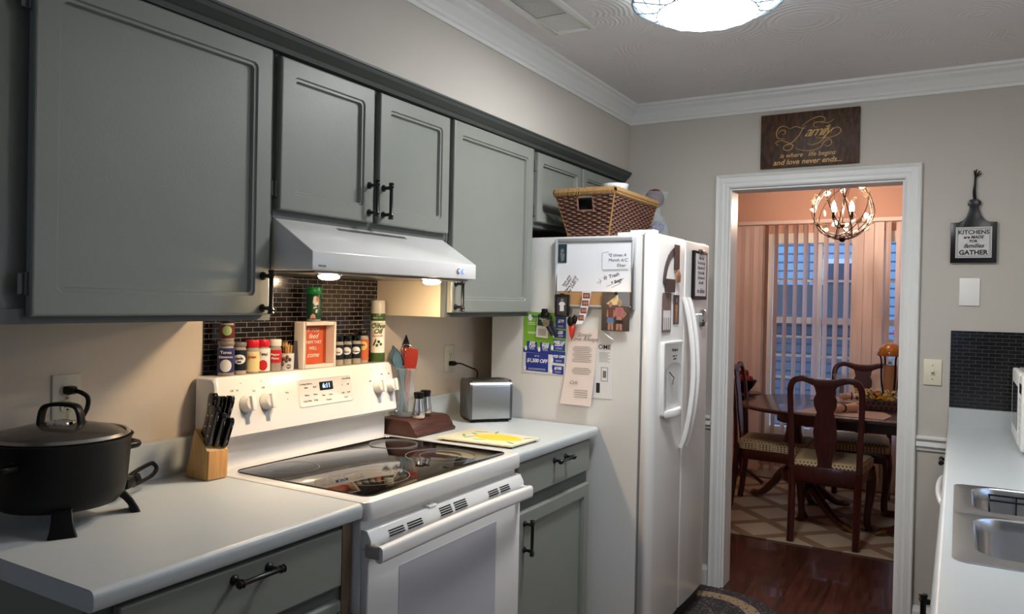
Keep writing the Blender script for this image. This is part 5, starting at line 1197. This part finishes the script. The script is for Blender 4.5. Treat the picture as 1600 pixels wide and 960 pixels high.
# ------------------------------------------------------------------ kitchen rug
rug = []
def stad(r, n=18):
    cx, c0, c1 = .90, 1.45, 2.045; out = []
    for i in range(n+1): a = PI*i/n; out.append((cx+r*math.cos(a), c1+r*math.sin(a)))
    for i in range(n+1): a = PI+PI*i/n; out.append((cx+r*math.cos(a), c0+r*math.sin(a)))
    return out
def braid(name, c1, c2, c3):
    m = mat(name, c1, .9); nt, b = nodes_of(m); mp = mapping(nt, scale=(1,1,1)); v = nt.nodes.new('ShaderNodeTexVoronoi'); v.inputs['Scale'].default_value = 110
    nt.links.new(mp.outputs[0], v.inputs['Vector']); sp = nt.nodes.new('ShaderNodeSeparateColor'); nt.links.new(v.outputs['Color'], sp.inputs[0])
    rp = nt.nodes.new('ShaderNodeValToRGB'); e = rp.color_ramp.elements; e[0].color = (*lin(c1), 1); e[1].position = .72; e[1].color = (*lin(c2), 1)
    x = e.new(.9); x.color = (*lin(c3), 1); rp.color_ramp.interpolation = 'CONSTANT'
    nt.links.new(sp.outputs[0], rp.inputs[0]); nt.links.new(rp.outputs[0], b.inputs['Base Color']); return m
BRD = braid('dark_braid', (52,48,52), (74,68,70), (110,98,84)); BRT = braid('tan_braid', (156,136,108), (130,110,84), (60,50,46))
rg_ = thing('braided_rug', (.9, 1.75, 0), 'oval dark braided rug with a tan ring on the kitchen floor', 'rug')
for k in range(13):
    ro = .33-k*.0235; P = stad(ro-.0117, 18); m = MB()
    if ro < .03: break
    m.tube([(x, y, .006) for x, y in P], .0124, 8, close=True, upv=(0,0,1)); 
    m.v = [(x, y, .0062+(z-.006)*.42) for x, y, z in m.v]
    m.build('braid_ring', BRT if k in (3, 4, 5) else BRD, rg_, smooth=True)
MB().prism(stad(.028, 8), 'Z', .001, .010).build('rug_centre', BRD, rg_)
# ------------------------------------------------------------------ dining room
DY = 5.10; DXL, DXR = -.6, 3.2; D0 = YW+TH
struct(MB().box(DXL-.1, DXR+.1, D0, DY+.1, -.0601, -.0001).build('floor_dining', FLOORM)) if 0 else None
struct(MB().box(XWR+.15, DXR+.1, D0, DY+.3, -.06, 0).build('floor_dining_right', FLOORM)); struct(MB().box(DXL-.1, -.15, D0, DY+.3, -.06, 0).build('floor_dining_left', FLOORM))
struct(MB().box(DXL-.1, DXR+.1, D0, DY+.1, CEIL, CEIL+.08).build('ceiling_dining', mat('dining_ceiling', (224,216,208), .8)))
struct(MB().box(DXL-.1, DXL, D0, DY, 0, CEIL).build('wall_dining_left', PEACH)); struct(MB().box(DXR, DXR+.1, D0, DY, 0, CEIL).build('wall_dining_right', PEACH))
DW = (.54, 1.165, .42, 1.935); DW2 = (1.365, 2.0, .42, 1.935)
m = MB(); m.box(DXL-.1, DW[0], DY, DY+.1, 0, CEIL).box(DW[1], DW2[0], DY, DY+.1, 0, CEIL).box(DW2[1], DXR+.1, DY, DY+.1, 0, CEIL)
for a in (DW, DW2): m.box(a[0], a[1], DY, DY+.1, 0, a[2]).box(a[0], a[1], DY, DY+.1, a[3], CEIL)
struct(m.build('wall_dining_far', PEACH))
struct(MB().box(DXL, OX0-.07, D0, D0+.004, 0, CEIL).box(OX1+.07, DXR, D0, D0+.004, 0, CEIL).box(OX0-.07, OX1+.07, D0, D0+.004, OZ+.07, CEIL).build('wall_dining_near', PEACH))
struct(MB().prism([(DY-d, z) for d, z in BP], 'X', DXL, DXR).build('baseboard_dining', TRIMW))
for n_, a in ((2, DW), (3, DW2)):
    x0, x1, z0, z1 = a; m = MB()
    for u0, u1, v0, v1, d in ((x0-.07,x0+.012,z0-.09,z1+.07,.018),(x1-.012,x1+.07,z0-.09,z1+.07,.018),(x0+.012,x1-.012,z1-.012,z1+.07,.018),(x0+.012,x1-.012,z0-.09,z0+.012,.03)): m.box(u0, u1, DY-d, DY+.03, v0, v1)
    m.box(x0+.012, x1-.012, DY+.021, DY+.05, 1.275, 1.325); m.box(x0+.35, x0+.385, DY+.018, DY+.052, z0+.012, z1-.012) if n_ == 2 else None
    w_ = struct(m.build('window_%d' % n_, TRIMW)); g = MB()
    for zc in (1.62, 1.165, 1.01, .83): g.box(x0+.012, x1-.012, DY+.028, DY+.046, zc-.009, zc+.009)
    g.build('muntins', TRIMW, w_); MB().box(x0, x1, DY+.036, DY+.040, z0, z1).build('pane', PANE, w_)
# vertical blinds
BL = mat('peach_vinyl_slat', (238,220,218), .5)
vb = thing('vertical_blind', (1.0, DY-.06, .06), 'white vertical slat blind across the dining room windows', 'blind')
MB().box(.28, 2.2, DY-.085, DY-.045, 2.075, 2.105).build('head_rail', BL, vb, bevel=.003)
x = .30; k = 0
while x < 2.15:
    closed = (x < .50) or (1.15 < x < 1.37); ang = .25 if closed else 1.02
    hx_, hy_ = .044*math.cos(ang), .044*math.sin(ang)
    m = MB(); L = []
    for z in (.06, 2.07): L.append([(x-hx_, DY-.065+hy_, z), (x+.004*math.sin(ang), DY-.065+.004, z), (x+hx_, DY-.065-hy_, z), (x+hx_, DY-.0662-hy_, z), (x+.004*math.sin(ang), DY-.0662+.004, z), (x-hx_, DY-.0662+hy_, z)])
    m.loft(L).build('slat', BL, vb); x += .076 if not closed else .070
# outside
SID = brick_mat('blue_grey_siding', ('X', 'Z'), (150,176,196), (142,168,190), (84,100,120), 90., .11, .012, .7, .5, off=0.)
nh = thing('neighbour_house', (.2, 9.2, 0), 'blue-grey sided neighbouring house seen through the dining window', 'house')
MB().box(-2.6, 1.55, 9.0, 12, -.6, 3.4).build('siding_wall', SID, nh)
MB().prism([(8.6,3.3),(12.4,3.3),(10.5,5.0)], 'X', -2.9, 1.8).build('roof', mat('dark_shingles', (60,60,66), .9, noise=.3, nscale=40), nh)
for x_, z_ in ((.35, .9), (-.9, .9)):
    f = MB().box(x_-.02, x_+.72, 8.96, 9.0, z_-.02, z_+1.12).build('window', TRIMW, nh); MB().box(x_+.04, x_+.66, 8.95, 8.962, z_+.04, z_+1.06).build('pane', mat('dark_house_glass', (60,74,96), .1), f)
nh2 = thing('neighbour_house', (3.5, 12, 0), 'second bluish sided house with lower roof farther behind', 'house')
MB().box(2.3, 6.5, 11.0, 14, -.6, 3.6).build('siding_wall', SID, nh2); MB().prism([(10.6,3.5),(14.4,3.5),(12.5,5.2)], 'X', 2.0, 6.8).build('roof', MATS['dark_shingles'], nh2)
gl = thing('low_shed', (.4, 7.6, 0), 'low dark grey roofed shed in the yard beyond the window', 'shed')
MB().box(-.4, 1.0, 7.4, 8.3, -.6, 1.25).build('shed_wall', brick_mat('shed_siding', ('X', 'Z'), (92,100,116), (86,94,110), (54,60,72), 90., .1, .01, .7, .4, off=0.), gl); MB().prism([(7.2,1.22),(8.5,1.22),(7.85,1.66)], 'X', -.5, 1.1).build('shed_roof', MATS['dark_shingles'], gl)
struct(MB().box(-8, 12, 5.42, 20, -.75, -.6).build('ground_outside', mat('grass_dusk', (60,80,56), .9, noise=.3, nscale=8)))
# flowering shrub
sh = thing('flowering_shrub', (1.68, 6.3, -.6), 'shrub with bright pink flowers outside the right dining window', 'shrub')
m = MB(); rng = random.Random(3)
for k in range(260):
    a = rng.uniform(0, 2*PI); r = .42*math.sqrt(rng.random()); z = rng.uniform(-.1, 1.42); r *= math.sqrt(max(.1, 1-((z-.6)/.9)**2))
    c = Vector((1.68+r*math.cos(a), 6.3+r*math.sin(a), z)); u = Vector((rng.uniform(-1,1), rng.uniform(-1,1), rng.uniform(-.6,.9))).normalized()*.05; v = u.orthogonal().normalized()*.02
    m.add([c-u, c+v, c+u, c-v, c+Vector((0,0,.004))], [(0,1,4),(1,2,4),(2,3,4),(3,0,4),(0,3,2,1)])
m.build('leaves', mat('leaf_dark', (58,96,52), .7), sh)['kind'] = 'stuff'
m = MB()
for k in range(60):
    a = rng.uniform(PI, 2*PI); z = rng.uniform(.6, 1.42); r = .40*math.sqrt(max(.1, 1-((z-.6)/.95)**2)); m.sphere((1.68+r*math.cos(a), 6.3+r*math.sin(a), z), .028, 7, 5)
m.build('flowers', mat('magenta_petals', (232,60,150), .6), sh)['kind'] = 'stuff'
MB().lathe([(.03, -.6), (.02, .8)], (1.68, 6.3, 0), 8).build('stem', mat('bark', (80,60,48), .9), sh)

# dining rug with lattice
def lattice():
    m = mat('lattice_rug', (176,164,140), .95); nt, b = nodes_of(m); mp = mapping(nt, rot=(0,0,PI/4), scale=(1,1,1))
    ch = nt.nodes.new('ShaderNodeTexBrick'); ch.offset = 0; ch.inputs['Scale'].default_value = 1; ch.inputs['Brick Width'].default_value = .30; ch.inputs['Row Height'].default_value = .30
    ch.inputs['Mortar Size'].default_value = .035; ch.inputs['Mortar Smooth'].default_value = .05; ch.inputs['Color1'].default_value = (*lin((184,172,150)), 1); ch.inputs['Color2'].default_value = (*lin((176,164,140)), 1); ch.inputs['Mortar'].default_value = (*lin((136,114,90)), 1)
    nt.links.new(mp.outputs[0], ch.inputs['Vector']); nt.links.new(ch.outputs['Color'], b.inputs['Base Color']); return m
tag(MB().box(-.1, 2.6, 3.345, 4.98, .0005, .009).build('area_rug', lattice(), bevel=.002), 'beige lattice-patterned area rug under the dining table', 'rug')
# table
TX, TY = 1.46, 4.03; TZ = .765
tb = thing('dining_table', (TX, TY, 0), 'oval dark mahogany dining table on claw-foot pedestals', 'table')
def sup(hx, hy, e, z, n=48): return [(TX+hx*math.copysign(abs(math.cos(a))**(2/e), math.cos(a)), TY+hy*math.copysign(abs(math.sin(a))**(2/e), math.sin(a)), z) for a in [2*PI*i/n for i in range(n)]]
MB().loft([sup(.82,.55,3.0,TZ-.030), sup(.845,.575,3.0,TZ-.024), sup(.85,.58,3.0,TZ-.010), sup(.842,.572,3.0,TZ-.002), sup(.835,.565,3.0,TZ)]).build('tabletop', TABLEW, tb, smooth=True)
MB().box(TX-.0015, TX+.0015, TY-.55, TY+.55, TZ-.001, TZ+.0002).build('leaf_seam', BLACKP, tb)
m = MB(); m.loft([sup(.62,.40,3.4,TZ-.105), sup(.62,.40,3.4,TZ-.031), sup(.60,.38,3.4,TZ-.031), sup(.60,.38,3.4,TZ-.105)], close=True); m.build('apron', MAHOG, tb, smooth=True)
for px, angs in ((.93, (-.62, 2.34, .92)), (1.90, (-.7, .7, 2.6, -2.6))):
    MB().lathe([(.10, TZ-.04), (.10, TZ-.06), (.045, TZ-.09), (.050, TZ-.20), (.070, TZ-.27), (.078, TZ-.33), (.060, TZ-.40), (.050, TZ-.44), (.075, TZ-.47), (.070, TZ-.53), (.03, TZ-.56)], (px, TY, 0), 28).build('pedestal', MAHOG, tb, smooth=True)
    for a in angs:
        d = Vector((math.cos(a), math.sin(a), 0)); P = cat_rom([Vector((px, TY, .29))+d*.04, Vector((px, TY, .26))+d*.12, Vector((px, TY, .155))+d*.24, Vector((px, TY, .062))+d*.37, Vector((px, TY, .038))+d*.46], 5); n = len(P)
        lg = MB(); lg.tube(P, [.036-.016*i/(n-1) for i in range(n)], 10); L = lg.build('leg', MAHOG, tb, smooth=True)
        c = Vector((px, TY, .0))+d*.475; q = MB()
        q.tube([c-d*.03+Vector((0,0,.040)), c+Vector((0,0,.036)), c+d*.035+Vector((0,0,.024))], [.022,.024,.012], 8); L2 = q.build('claw_foot', mat('brass', (128,102,62), .4, metal=1.), L, smooth=True)
# chairs
def fabric():
    m = mat('dotted_seat_fabric', (196,180,140), .85); nt, b = nodes_of(m); mp = mapping(nt, rot=(0,0,PI/4), scale=(1,1,1)); v = nt.nodes.new('ShaderNodeTexVoronoi'); v.inputs['Randomness'].default_value = 0; v.inputs['Scale'].default_value = 66
    nt.links.new(mp.outputs[0], v.inputs['Vector']); rp = nt.nodes.new('ShaderNodeValToRGB'); rp.color_ramp.interpolation = 'CONSTANT'
    e = rp.color_ramp.elements; e[0].color = (*lin((70,66,62)), 1); e[1].position = .36; e[1].color = (*lin((204,188,148)), 1)
    nt.links.new(v.outputs['Distance'], rp.inputs[0]); nt.links.new(rp.outputs[0], b.inputs['Base Color']); return m
FAB = fabric()
def make_chair():
    t = thing('dining_chair', (0,0,0), 'chair', 'chair', 'Queen Anne dining chairs', local=True)
    zs = .43
    def sl_(z, k, dy=0): # seat outline wider at the front
        o = rrect(0, 0, 1, 1, .18, 5); return [((.185+.045*(v+1)/2)*u*k, .235*v*k+dy, z) for u, v in o]
    MB().loft([sl_(zs-.015, .985), sl_(zs, 1.0), sl_(zs+.030, 1.0), sl_(zs+.046, .93), sl_(zs+.052, .7), sl_(zs+.054, .3)]).build('seat', FAB, t, smooth=True)
    MB().loft([sl_(zs-.085, .97), sl_(zs-.016, .97), ]).build('seat_rail', MAHOG, t, bevel=.004)
    for s in (-1, 1):
        P = cat_rom([(s*.180,-.275,.0),(s*.180,-.255,.15),(s*.182,-.235,.36),(s*.184,-.235,.44)], 4); n = len(P)
        MB().tube(P, .021, 8).build('leg', MAHOG, t, smooth=True)
        P = cat_rom([(s*.200,.190,.40),(s*.212,.212,.33),(s*.208,.212,.22),(s*.196,.196,.10),(s*.197,.200,.045),(s*.205,.214,.022),(s*.206,.216,.006)], 4); n = len(P)
        R = []
        for i in range(n):
            f = i/(n-1); R.append(.036-.014*min(1, f*2.2) if f < .85 else .018+.016*math.sin((f-.85)/.15*PI*.75))
        MB().tube(P, R, 10).build('leg', MAHOG, t, smooth=True)
    # back frame (one continuous bent rail)
    half_ = [(.186,-.238,.42),(.190,-.242,.60),(.196,-.256,.80),(.196,-.272,.905),(.180,-.281,.955),(.140,-.285,.975),(.100,-.285,.972),(.055,-.284,.958),(.0,-.283,.952)]
    P = cat_rom([Vector(p) for p in half_]+[Vector((-x, y, z)) for x, y, z in half_[-2::-1]], 5)
    m = MB(); loops = []
    for i, p in enumerate(P):
        tg = (P[min(i+1, len(P)-1)]-P[max(i-1, 0)]).normalized(); side = tg.cross(Vector((0,1,0))).normalized(); nn = tg.cross(side)
        wmul = .0175+.008*max(0, 1-abs(p.x)/.12) if p.z > .9 else .0165
        loops.append([p+side*u+nn*v for u, v in rrect(0, 0, wmul, .011, .006, 3)])
    m.loft(loops); m.build('back_frame', MAHOG, t, smooth=True)
    sp = [(.038,.40),(.040,.50),(.058,.58),(.066,.66),(.058,.74),(.046,.78),(.062,.82),(.064,.86),(.050,.89),(.058,.925),(.075,.955)]
    pts = [(x, z) for x, z in sp]+[(-x, z) for x, z in sp[::-1]]
    m = MB(); ys = lambda z: -.236-.048*max(0, (z-.42)/.53)**1.3
    m.loft([[(x, ys(z)-.006, z) for x, z in pts], [(x, ys(z)+.006, z) for x, z in pts]]); m.build('back_splat', MAHOG, t)
    MB().box(-.18, .18, -.248, -.222, .36, .452).build('rear_rail', MAHOG, t, bevel=.004)
    return t
ch0 = make_chair()
CH = [((1.217, 3.640, 0), 0.0, 'mahogany chair with its back to the doorway, nearest to the kitchen'),
      ((.80, 4.12, 0), -PI/2+.04, 'mahogany chair at the left end of the table, partly behind the door casing'),
      ((1.275, 4.52, 0), PI, 'mahogany chair on the window side facing the kitchen')]
for i, (l, rz, lab) in enumerate(CH):
    c = ch0 if i == 0 else copy_tree(ch0); c.location = (l[0], l[1], .0125); c.rotation_euler = (0, 0, rz); c['label'] = lab
# chandelier
cx, cy, cz, cr = 1.190, 4.15, 2.065, .195
chd = thing('globe_chandelier', (cx, cy, cz-cr), 'lit dark wire globe chandelier with crystals over the dining table', 'chandelier')
BRZ = mat('dark_bronze', (46,32,26), .4, metal=.7)
for k in range(8):
    a = PI*k/8+.2; tl = (0, .9, -.8, .2, -.45, 1.3, -.15, -1.2)[k]
    u = Vector((math.cos(a), math.sin(a), tl*.9)).normalized(); v = Vector((.55*math.sin(3*k+1), .55*math.cos(2*k), 1)); v = (v-u*v.dot(u)).normalized()
    MB().tube([Vector((cx,cy,cz))+cr*(math.cos(q)*u+math.sin(q)*v) for q in [2*PI*i/40 for i in range(40)]], .0032, 6, close=True).build('hoop', BRZ, chd, smooth=True)
MB().tube([(cx,cy,cz+cr-.02),(cx,cy,CEIL-.02)], .006, 8).lathe([(.055, CEIL-.022), (.06, CEIL-.001)], (cx,cy,0), 20).tube([(cx,cy,cz-.10),(cx,cy,cz+cr)], .004, 8).build('stem', BRZ, chd, smooth=True)
MB().sphere((cx,cy,cz-cr+.004), .022, 16, 10).build('finial', BRZ, chd, smooth=True); MB().sphere((cx,cy,cz-.10), .016, 12, 8).build('hub', BRZ, chd, smooth=True)
BULB = mat('lit_candle_bulb', (255,220,170), .4, emit=(255,224,196), es=BULB_E)
for k in range(4):
    a = PI/2*k+.9; d = Vector((math.cos(a), math.sin(a), 0)); c = Vector((cx,cy,cz))
    P = cat_rom([c+Vector((0,0,-.10)), c+d*.03+Vector((0,0,-.115)), c+d*.065+Vector((0,0,-.095)), c+d*.078+Vector((0,0,-.05))], 5)
    ar = MB(); ar.tube(P, .0035, 6); arm = ar.build('arm', BRZ, chd, smooth=True)
    b = c+d*.078; MB().lathe([(.011, -.055), (.0115, -.050), (.010, -.012)], (b.x, b.y, b.z), 12).build('candle_sleeve', BRZ, arm, smooth=True)
    MB().lathe([(.006, -.012), (.014, .004), (.0155, .016), (.010, .038), (.004, .054), (1e-5, .060)], (b.x, b.y, b.z), 14).build('bulb', BULB, arm, smooth=True)
CRY = mat('clear_crystal', (252,240,222), .06, spec=1., trans=.35, ior=1.5)
rng = random.Random(11)
for k in range(34):
    a = rng.uniform(0, 2*PI); z = rng.uniform(-.75, .95); rr = math.sqrt(1-z*z); c = Vector((cx+cr*rr*math.cos(a), cy+cr*rr*math.sin(a), cz+cr*z)); u = Vector((rng.uniform(-1,1), rng.uniform(-1,1), rng.uniform(-1,1))).normalized()
    v = u.orthogonal().normalized(); w_ = u.cross(v); m = MB(); n = 10
    m.loft([[c+u*t_+(v*math.cos(2*PI*i/n)+w_*math.sin(2*PI*i/n))*r for i in range(n)] for t_, r in ((-.006, .014), (0, .023), (.006, .014))]); m.build('crystal', CRY, chd)
# table things
def onT(x, y): return (x, y, TZ)
o = MB().prism([(1.02,3.50),(1.52,3.47),(1.55,3.66),(1.50,3.80),(1.10,3.82)], 'Z', TZ+.0005, TZ+.005).build('placemat', mat('blush_placemat', (180,158,150), .8)); tag(o, 'blush fringed placemat on the near side of the table', 'placemat')
o = MB().prism([(1.00,4.22),(1.40,4.20),(1.42,4.50),(1.04,4.52)], 'Z', TZ+.0005, TZ+.005).build('placemat', MATS['blush_placemat']); tag(o, 'blush placemat on the window side of the table', 'placemat')
NAP = mat('napkin_cloth', (222,190,172), .85, bump=.6, bscale=60)
def napkin(c, a, lab):
    t = thing('napkin', (c[0], c[1], TZ+.005), lab, 'napkin'); d = Vector((math.cos(a), math.sin(a), 0)); C0 = Vector((c[0], c[1], TZ+.034)); m = MB()
    m.tube([C0-d*.09, C0-d*.05, C0-d*.01, C0+d*.03, C0+d*.08, C0+d*.10], [.018,.026,.019,.024,.030,.020], 12); m.build('rolled_cloth', NAP, t, smooth=True)
    u = Vector((-d.y, d.x, 0)); MB().tube([C0-d*.01+(u*math.cos(q)+Vector((0,0,1))*math.sin(q))*.022 for q in [2*PI*i/20 for i in range(20)]], .005, 6, close=True).build('napkin_ring', MAHOG, t, smooth=True)
napkin((1.29, 3.64), .9, 'rolled cream napkin with dark ring on the near placemat'); napkin((1.26, 4.34), .3, 'rolled cream napkin on the window-side placemat')
o = thing('glass_hurricane', (1.215, 4.10, TZ), 'flared clear glass candle holder on the dining table', 'candle holder')
gp = [(.038, 0), (.040, .004), (.010, .012), (.010, .05), (.030, .07), (.034, .12), (.044, .165), (.060, .20)]
MB().lathe(gp+[(max(.004, r-.002), h) for r, h in gp[:3:-1]], (1.215, 4.10, TZ+.0005), 28).build('glass_body', VGLASS, o, smooth=True)
MB().lathe([(.014, .075), (.014, .14), (.003, .142)], (1.215, 4.10, TZ), 14).build('candle', mat('dark_candle', (90,50,60), .6), o, smooth=True)
# centrepiece
cpz = thing('floral_centrepiece', (1.50, 4.0, TZ), 'checked box centrepiece filled with yellow flowers', 'centrepiece')
MB().box(1.34, 1.80, 3.93, 4.08, TZ+.0005, TZ+.055).build('box', brick_mat('dark_check', ('X', 'Z'), (60,34,30), (36,28,28), (90,60,52), .03, .03, .004, .8, .1), cpz, bevel=.003)
rng = random.Random(5)
for k in range(16):
    c = Vector((rng.uniform(1.33, 1.62), rng.uniform(3.92, 4.08), TZ+rng.uniform(.06, .11))); m = MB()
    for j in range(6):
        a = 2*PI*j/6; d = Vector((math.cos(a), math.sin(a)*.6, .5)).normalized(); u = d.orthogonal().normalized()*.009
        m.add([c, c+d*.022+u, c+d*.044, c+d*.022-u, c+d*.022+Vector((0,0,.004))], [(0,1,4),(1,2,4),(2,3,4),(3,0,4),(0,3,2,1)])
    m.build('flower', mat('mustard_petals', (206,168,60), .7) if k % 3 else mat('cream_petals', (210,200,150), .7), cpz)
m = MB()
for k in range(40):
    c = Vector((rng.uniform(1.32, 1.78), rng.uniform(3.92, 4.09), TZ+rng.uniform(.05, .085))); u = Vector((rng.uniform(-1,1), rng.uniform(-1,1), .3)).normalized()*.03; v = u.orthogonal().normalized()*.009
    m.add([c-u, c+v, c+u, c-v, c+Vector((0,0,.004))], [(0,1,4),(1,2,4),(2,3,4),(3,0,4),(0,3,2,1)])
m.build('leaves', mat('sage_leaf', (96,104,58), .7), cpz)
MB().sphere((1.44, 4.00, TZ+.085), .032, 16, 10).build('red_fruit', mat('dark_red_fruit', (110,26,24), .35), cpz, smooth=True)
# lantern
lx_, ly_ = 1.485, 4.36
ln = thing('lantern', (lx_, ly_, TZ), 'tall dark metal lantern with amber glass top on the table', 'lantern')
for k in range(4):
    a = PI/2*k+.6; MB().tube(cat_rom([(lx_+.055*math.cos(a), ly_+.055*math.sin(a), TZ+.001), (lx_+.040*math.cos(a), ly_+.040*math.sin(a), TZ+.03), (lx_+.060*math.cos(a), ly_+.060*math.sin(a), TZ+.16), (lx_+.064*math.cos(a), ly_+.064*math.sin(a), TZ+.30), (lx_+.080*math.cos(a), ly_+.080*math.sin(a), TZ+.33)], 5), .006, 6).build('frame_bar', BRZ, ln, smooth=True)
MB().lathe([(.062, .0), (.066, .006), (.05, .014)], (lx_, ly_, TZ+.0005), 24).build('base', BRZ, ln, smooth=True)
MB().lathe([(.040, .02), (.044, .04), (.044, .26), (.041, .26), (.041, .04)], (lx_, ly_, TZ), 24).build('inner_glass', mat('smoky_cream_glass', (196,150,110), .3), ln, smooth=True)
MB().lathe([(.084, .325), (.086, .335), (.075, .37), (.050, .40), (.02, .415), (1e-5, .418)], (lx_, ly_, TZ), 28).build('amber_dome', mat('amber_marbled', (178,112,44), .15, coat=.5, noise=.6, nscale=30), ln, smooth=True)
# fruit bowl on stand behind
ps_ = thing('plant_stand', (.42, 4.75, 0), 'slim dark wooden stand in the corner behind the left chair', 'stand')
MB().lathe([(.13, .70), (.135, .71), (.13, .725), (1e-5, .725)], (.42, 4.75, 0), 28).build('top', MAHOG, ps_, smooth=True)
MB().lathe([(.02, .05), (.03, .2), (.018, .4), (.028, .6), (.05, .70)], (.42, 4.75, 0), 16).build('column', MAHOG, ps_, smooth=True)
for k in range(3):
    a = 2*PI*k/3; MB().tube(cat_rom([(.42,4.75,.12),(.42+.08*math.cos(a),4.75+.08*math.sin(a),.08),(.42+.16*math.cos(a),4.75+.16*math.sin(a),.02)]), .014, 8).build('foot', MAHOG, ps_, smooth=True)
o = MB().lathe([(.03, 0), (.04, .006), (.075, .05), (.10, .095), (.097, .095), (.072, .052), (1e-5, .02)], (.42, 4.75, .7255), 28).build('fruit_bowl', BLACKP, smooth=True); tag(o, 'black bowl of dark red apples on the stand by the blinds', 'bowl')
APL = mat('dark_apple', (120,30,30), .3)
for i, (x, y, z, w_) in enumerate(((.395,4.72,.815,'left'), (.455,4.73,.812,'right'), (.41,4.78,.855,'upper'))):
    a_ = MB().lathe([(1e-5, .004), (.018, .0), (.034, .014), (.040, .038), (.032, .060), (.014, .066), (1e-5, .058)], (x, y, z-.02), 18).build('apple', APL, smooth=True); tag(a_, 'dark red apple in the black bowl, the %s one' % w_, 'apple', 'apples in the black bowl'); MB().tube([(x,y,z+.036),(x+.003,y,z+.055)], .0015, 5).build('stem', BRZ, a_)

# ------------------------------------------------------------------ groups of repeats
for o in COL.objects:
    if o.parent or 'category' not in o: continue
    c = o['category']
    g = {'spice jar': 'spice jars along the top of the range', 'decorative ball': 'wicker balls in the glass vase', 'outlet': 'ivory wall outlets', 'placemat': 'blush placemats on the dining table',
         'napkin': 'rolled napkins on the dining table', 'spoon': 'spoons in the glass carafe', 'spatula': 'silicone spatulas in the glass carafe', 'clip': 'magnetic clips on the refrigerator'}.get(c)
    if c == 'shaker' and 'riser' in o['label']: g = 'steel shakers on the walnut riser'
    if o.name.startswith('wall_cabinet'): g = 'grey wall cabinets over the counter'
    if o.name.startswith('photo_print'): g = 'loose photos on the refrigerator'
    if g and 'group' not in o: o['group'] = g
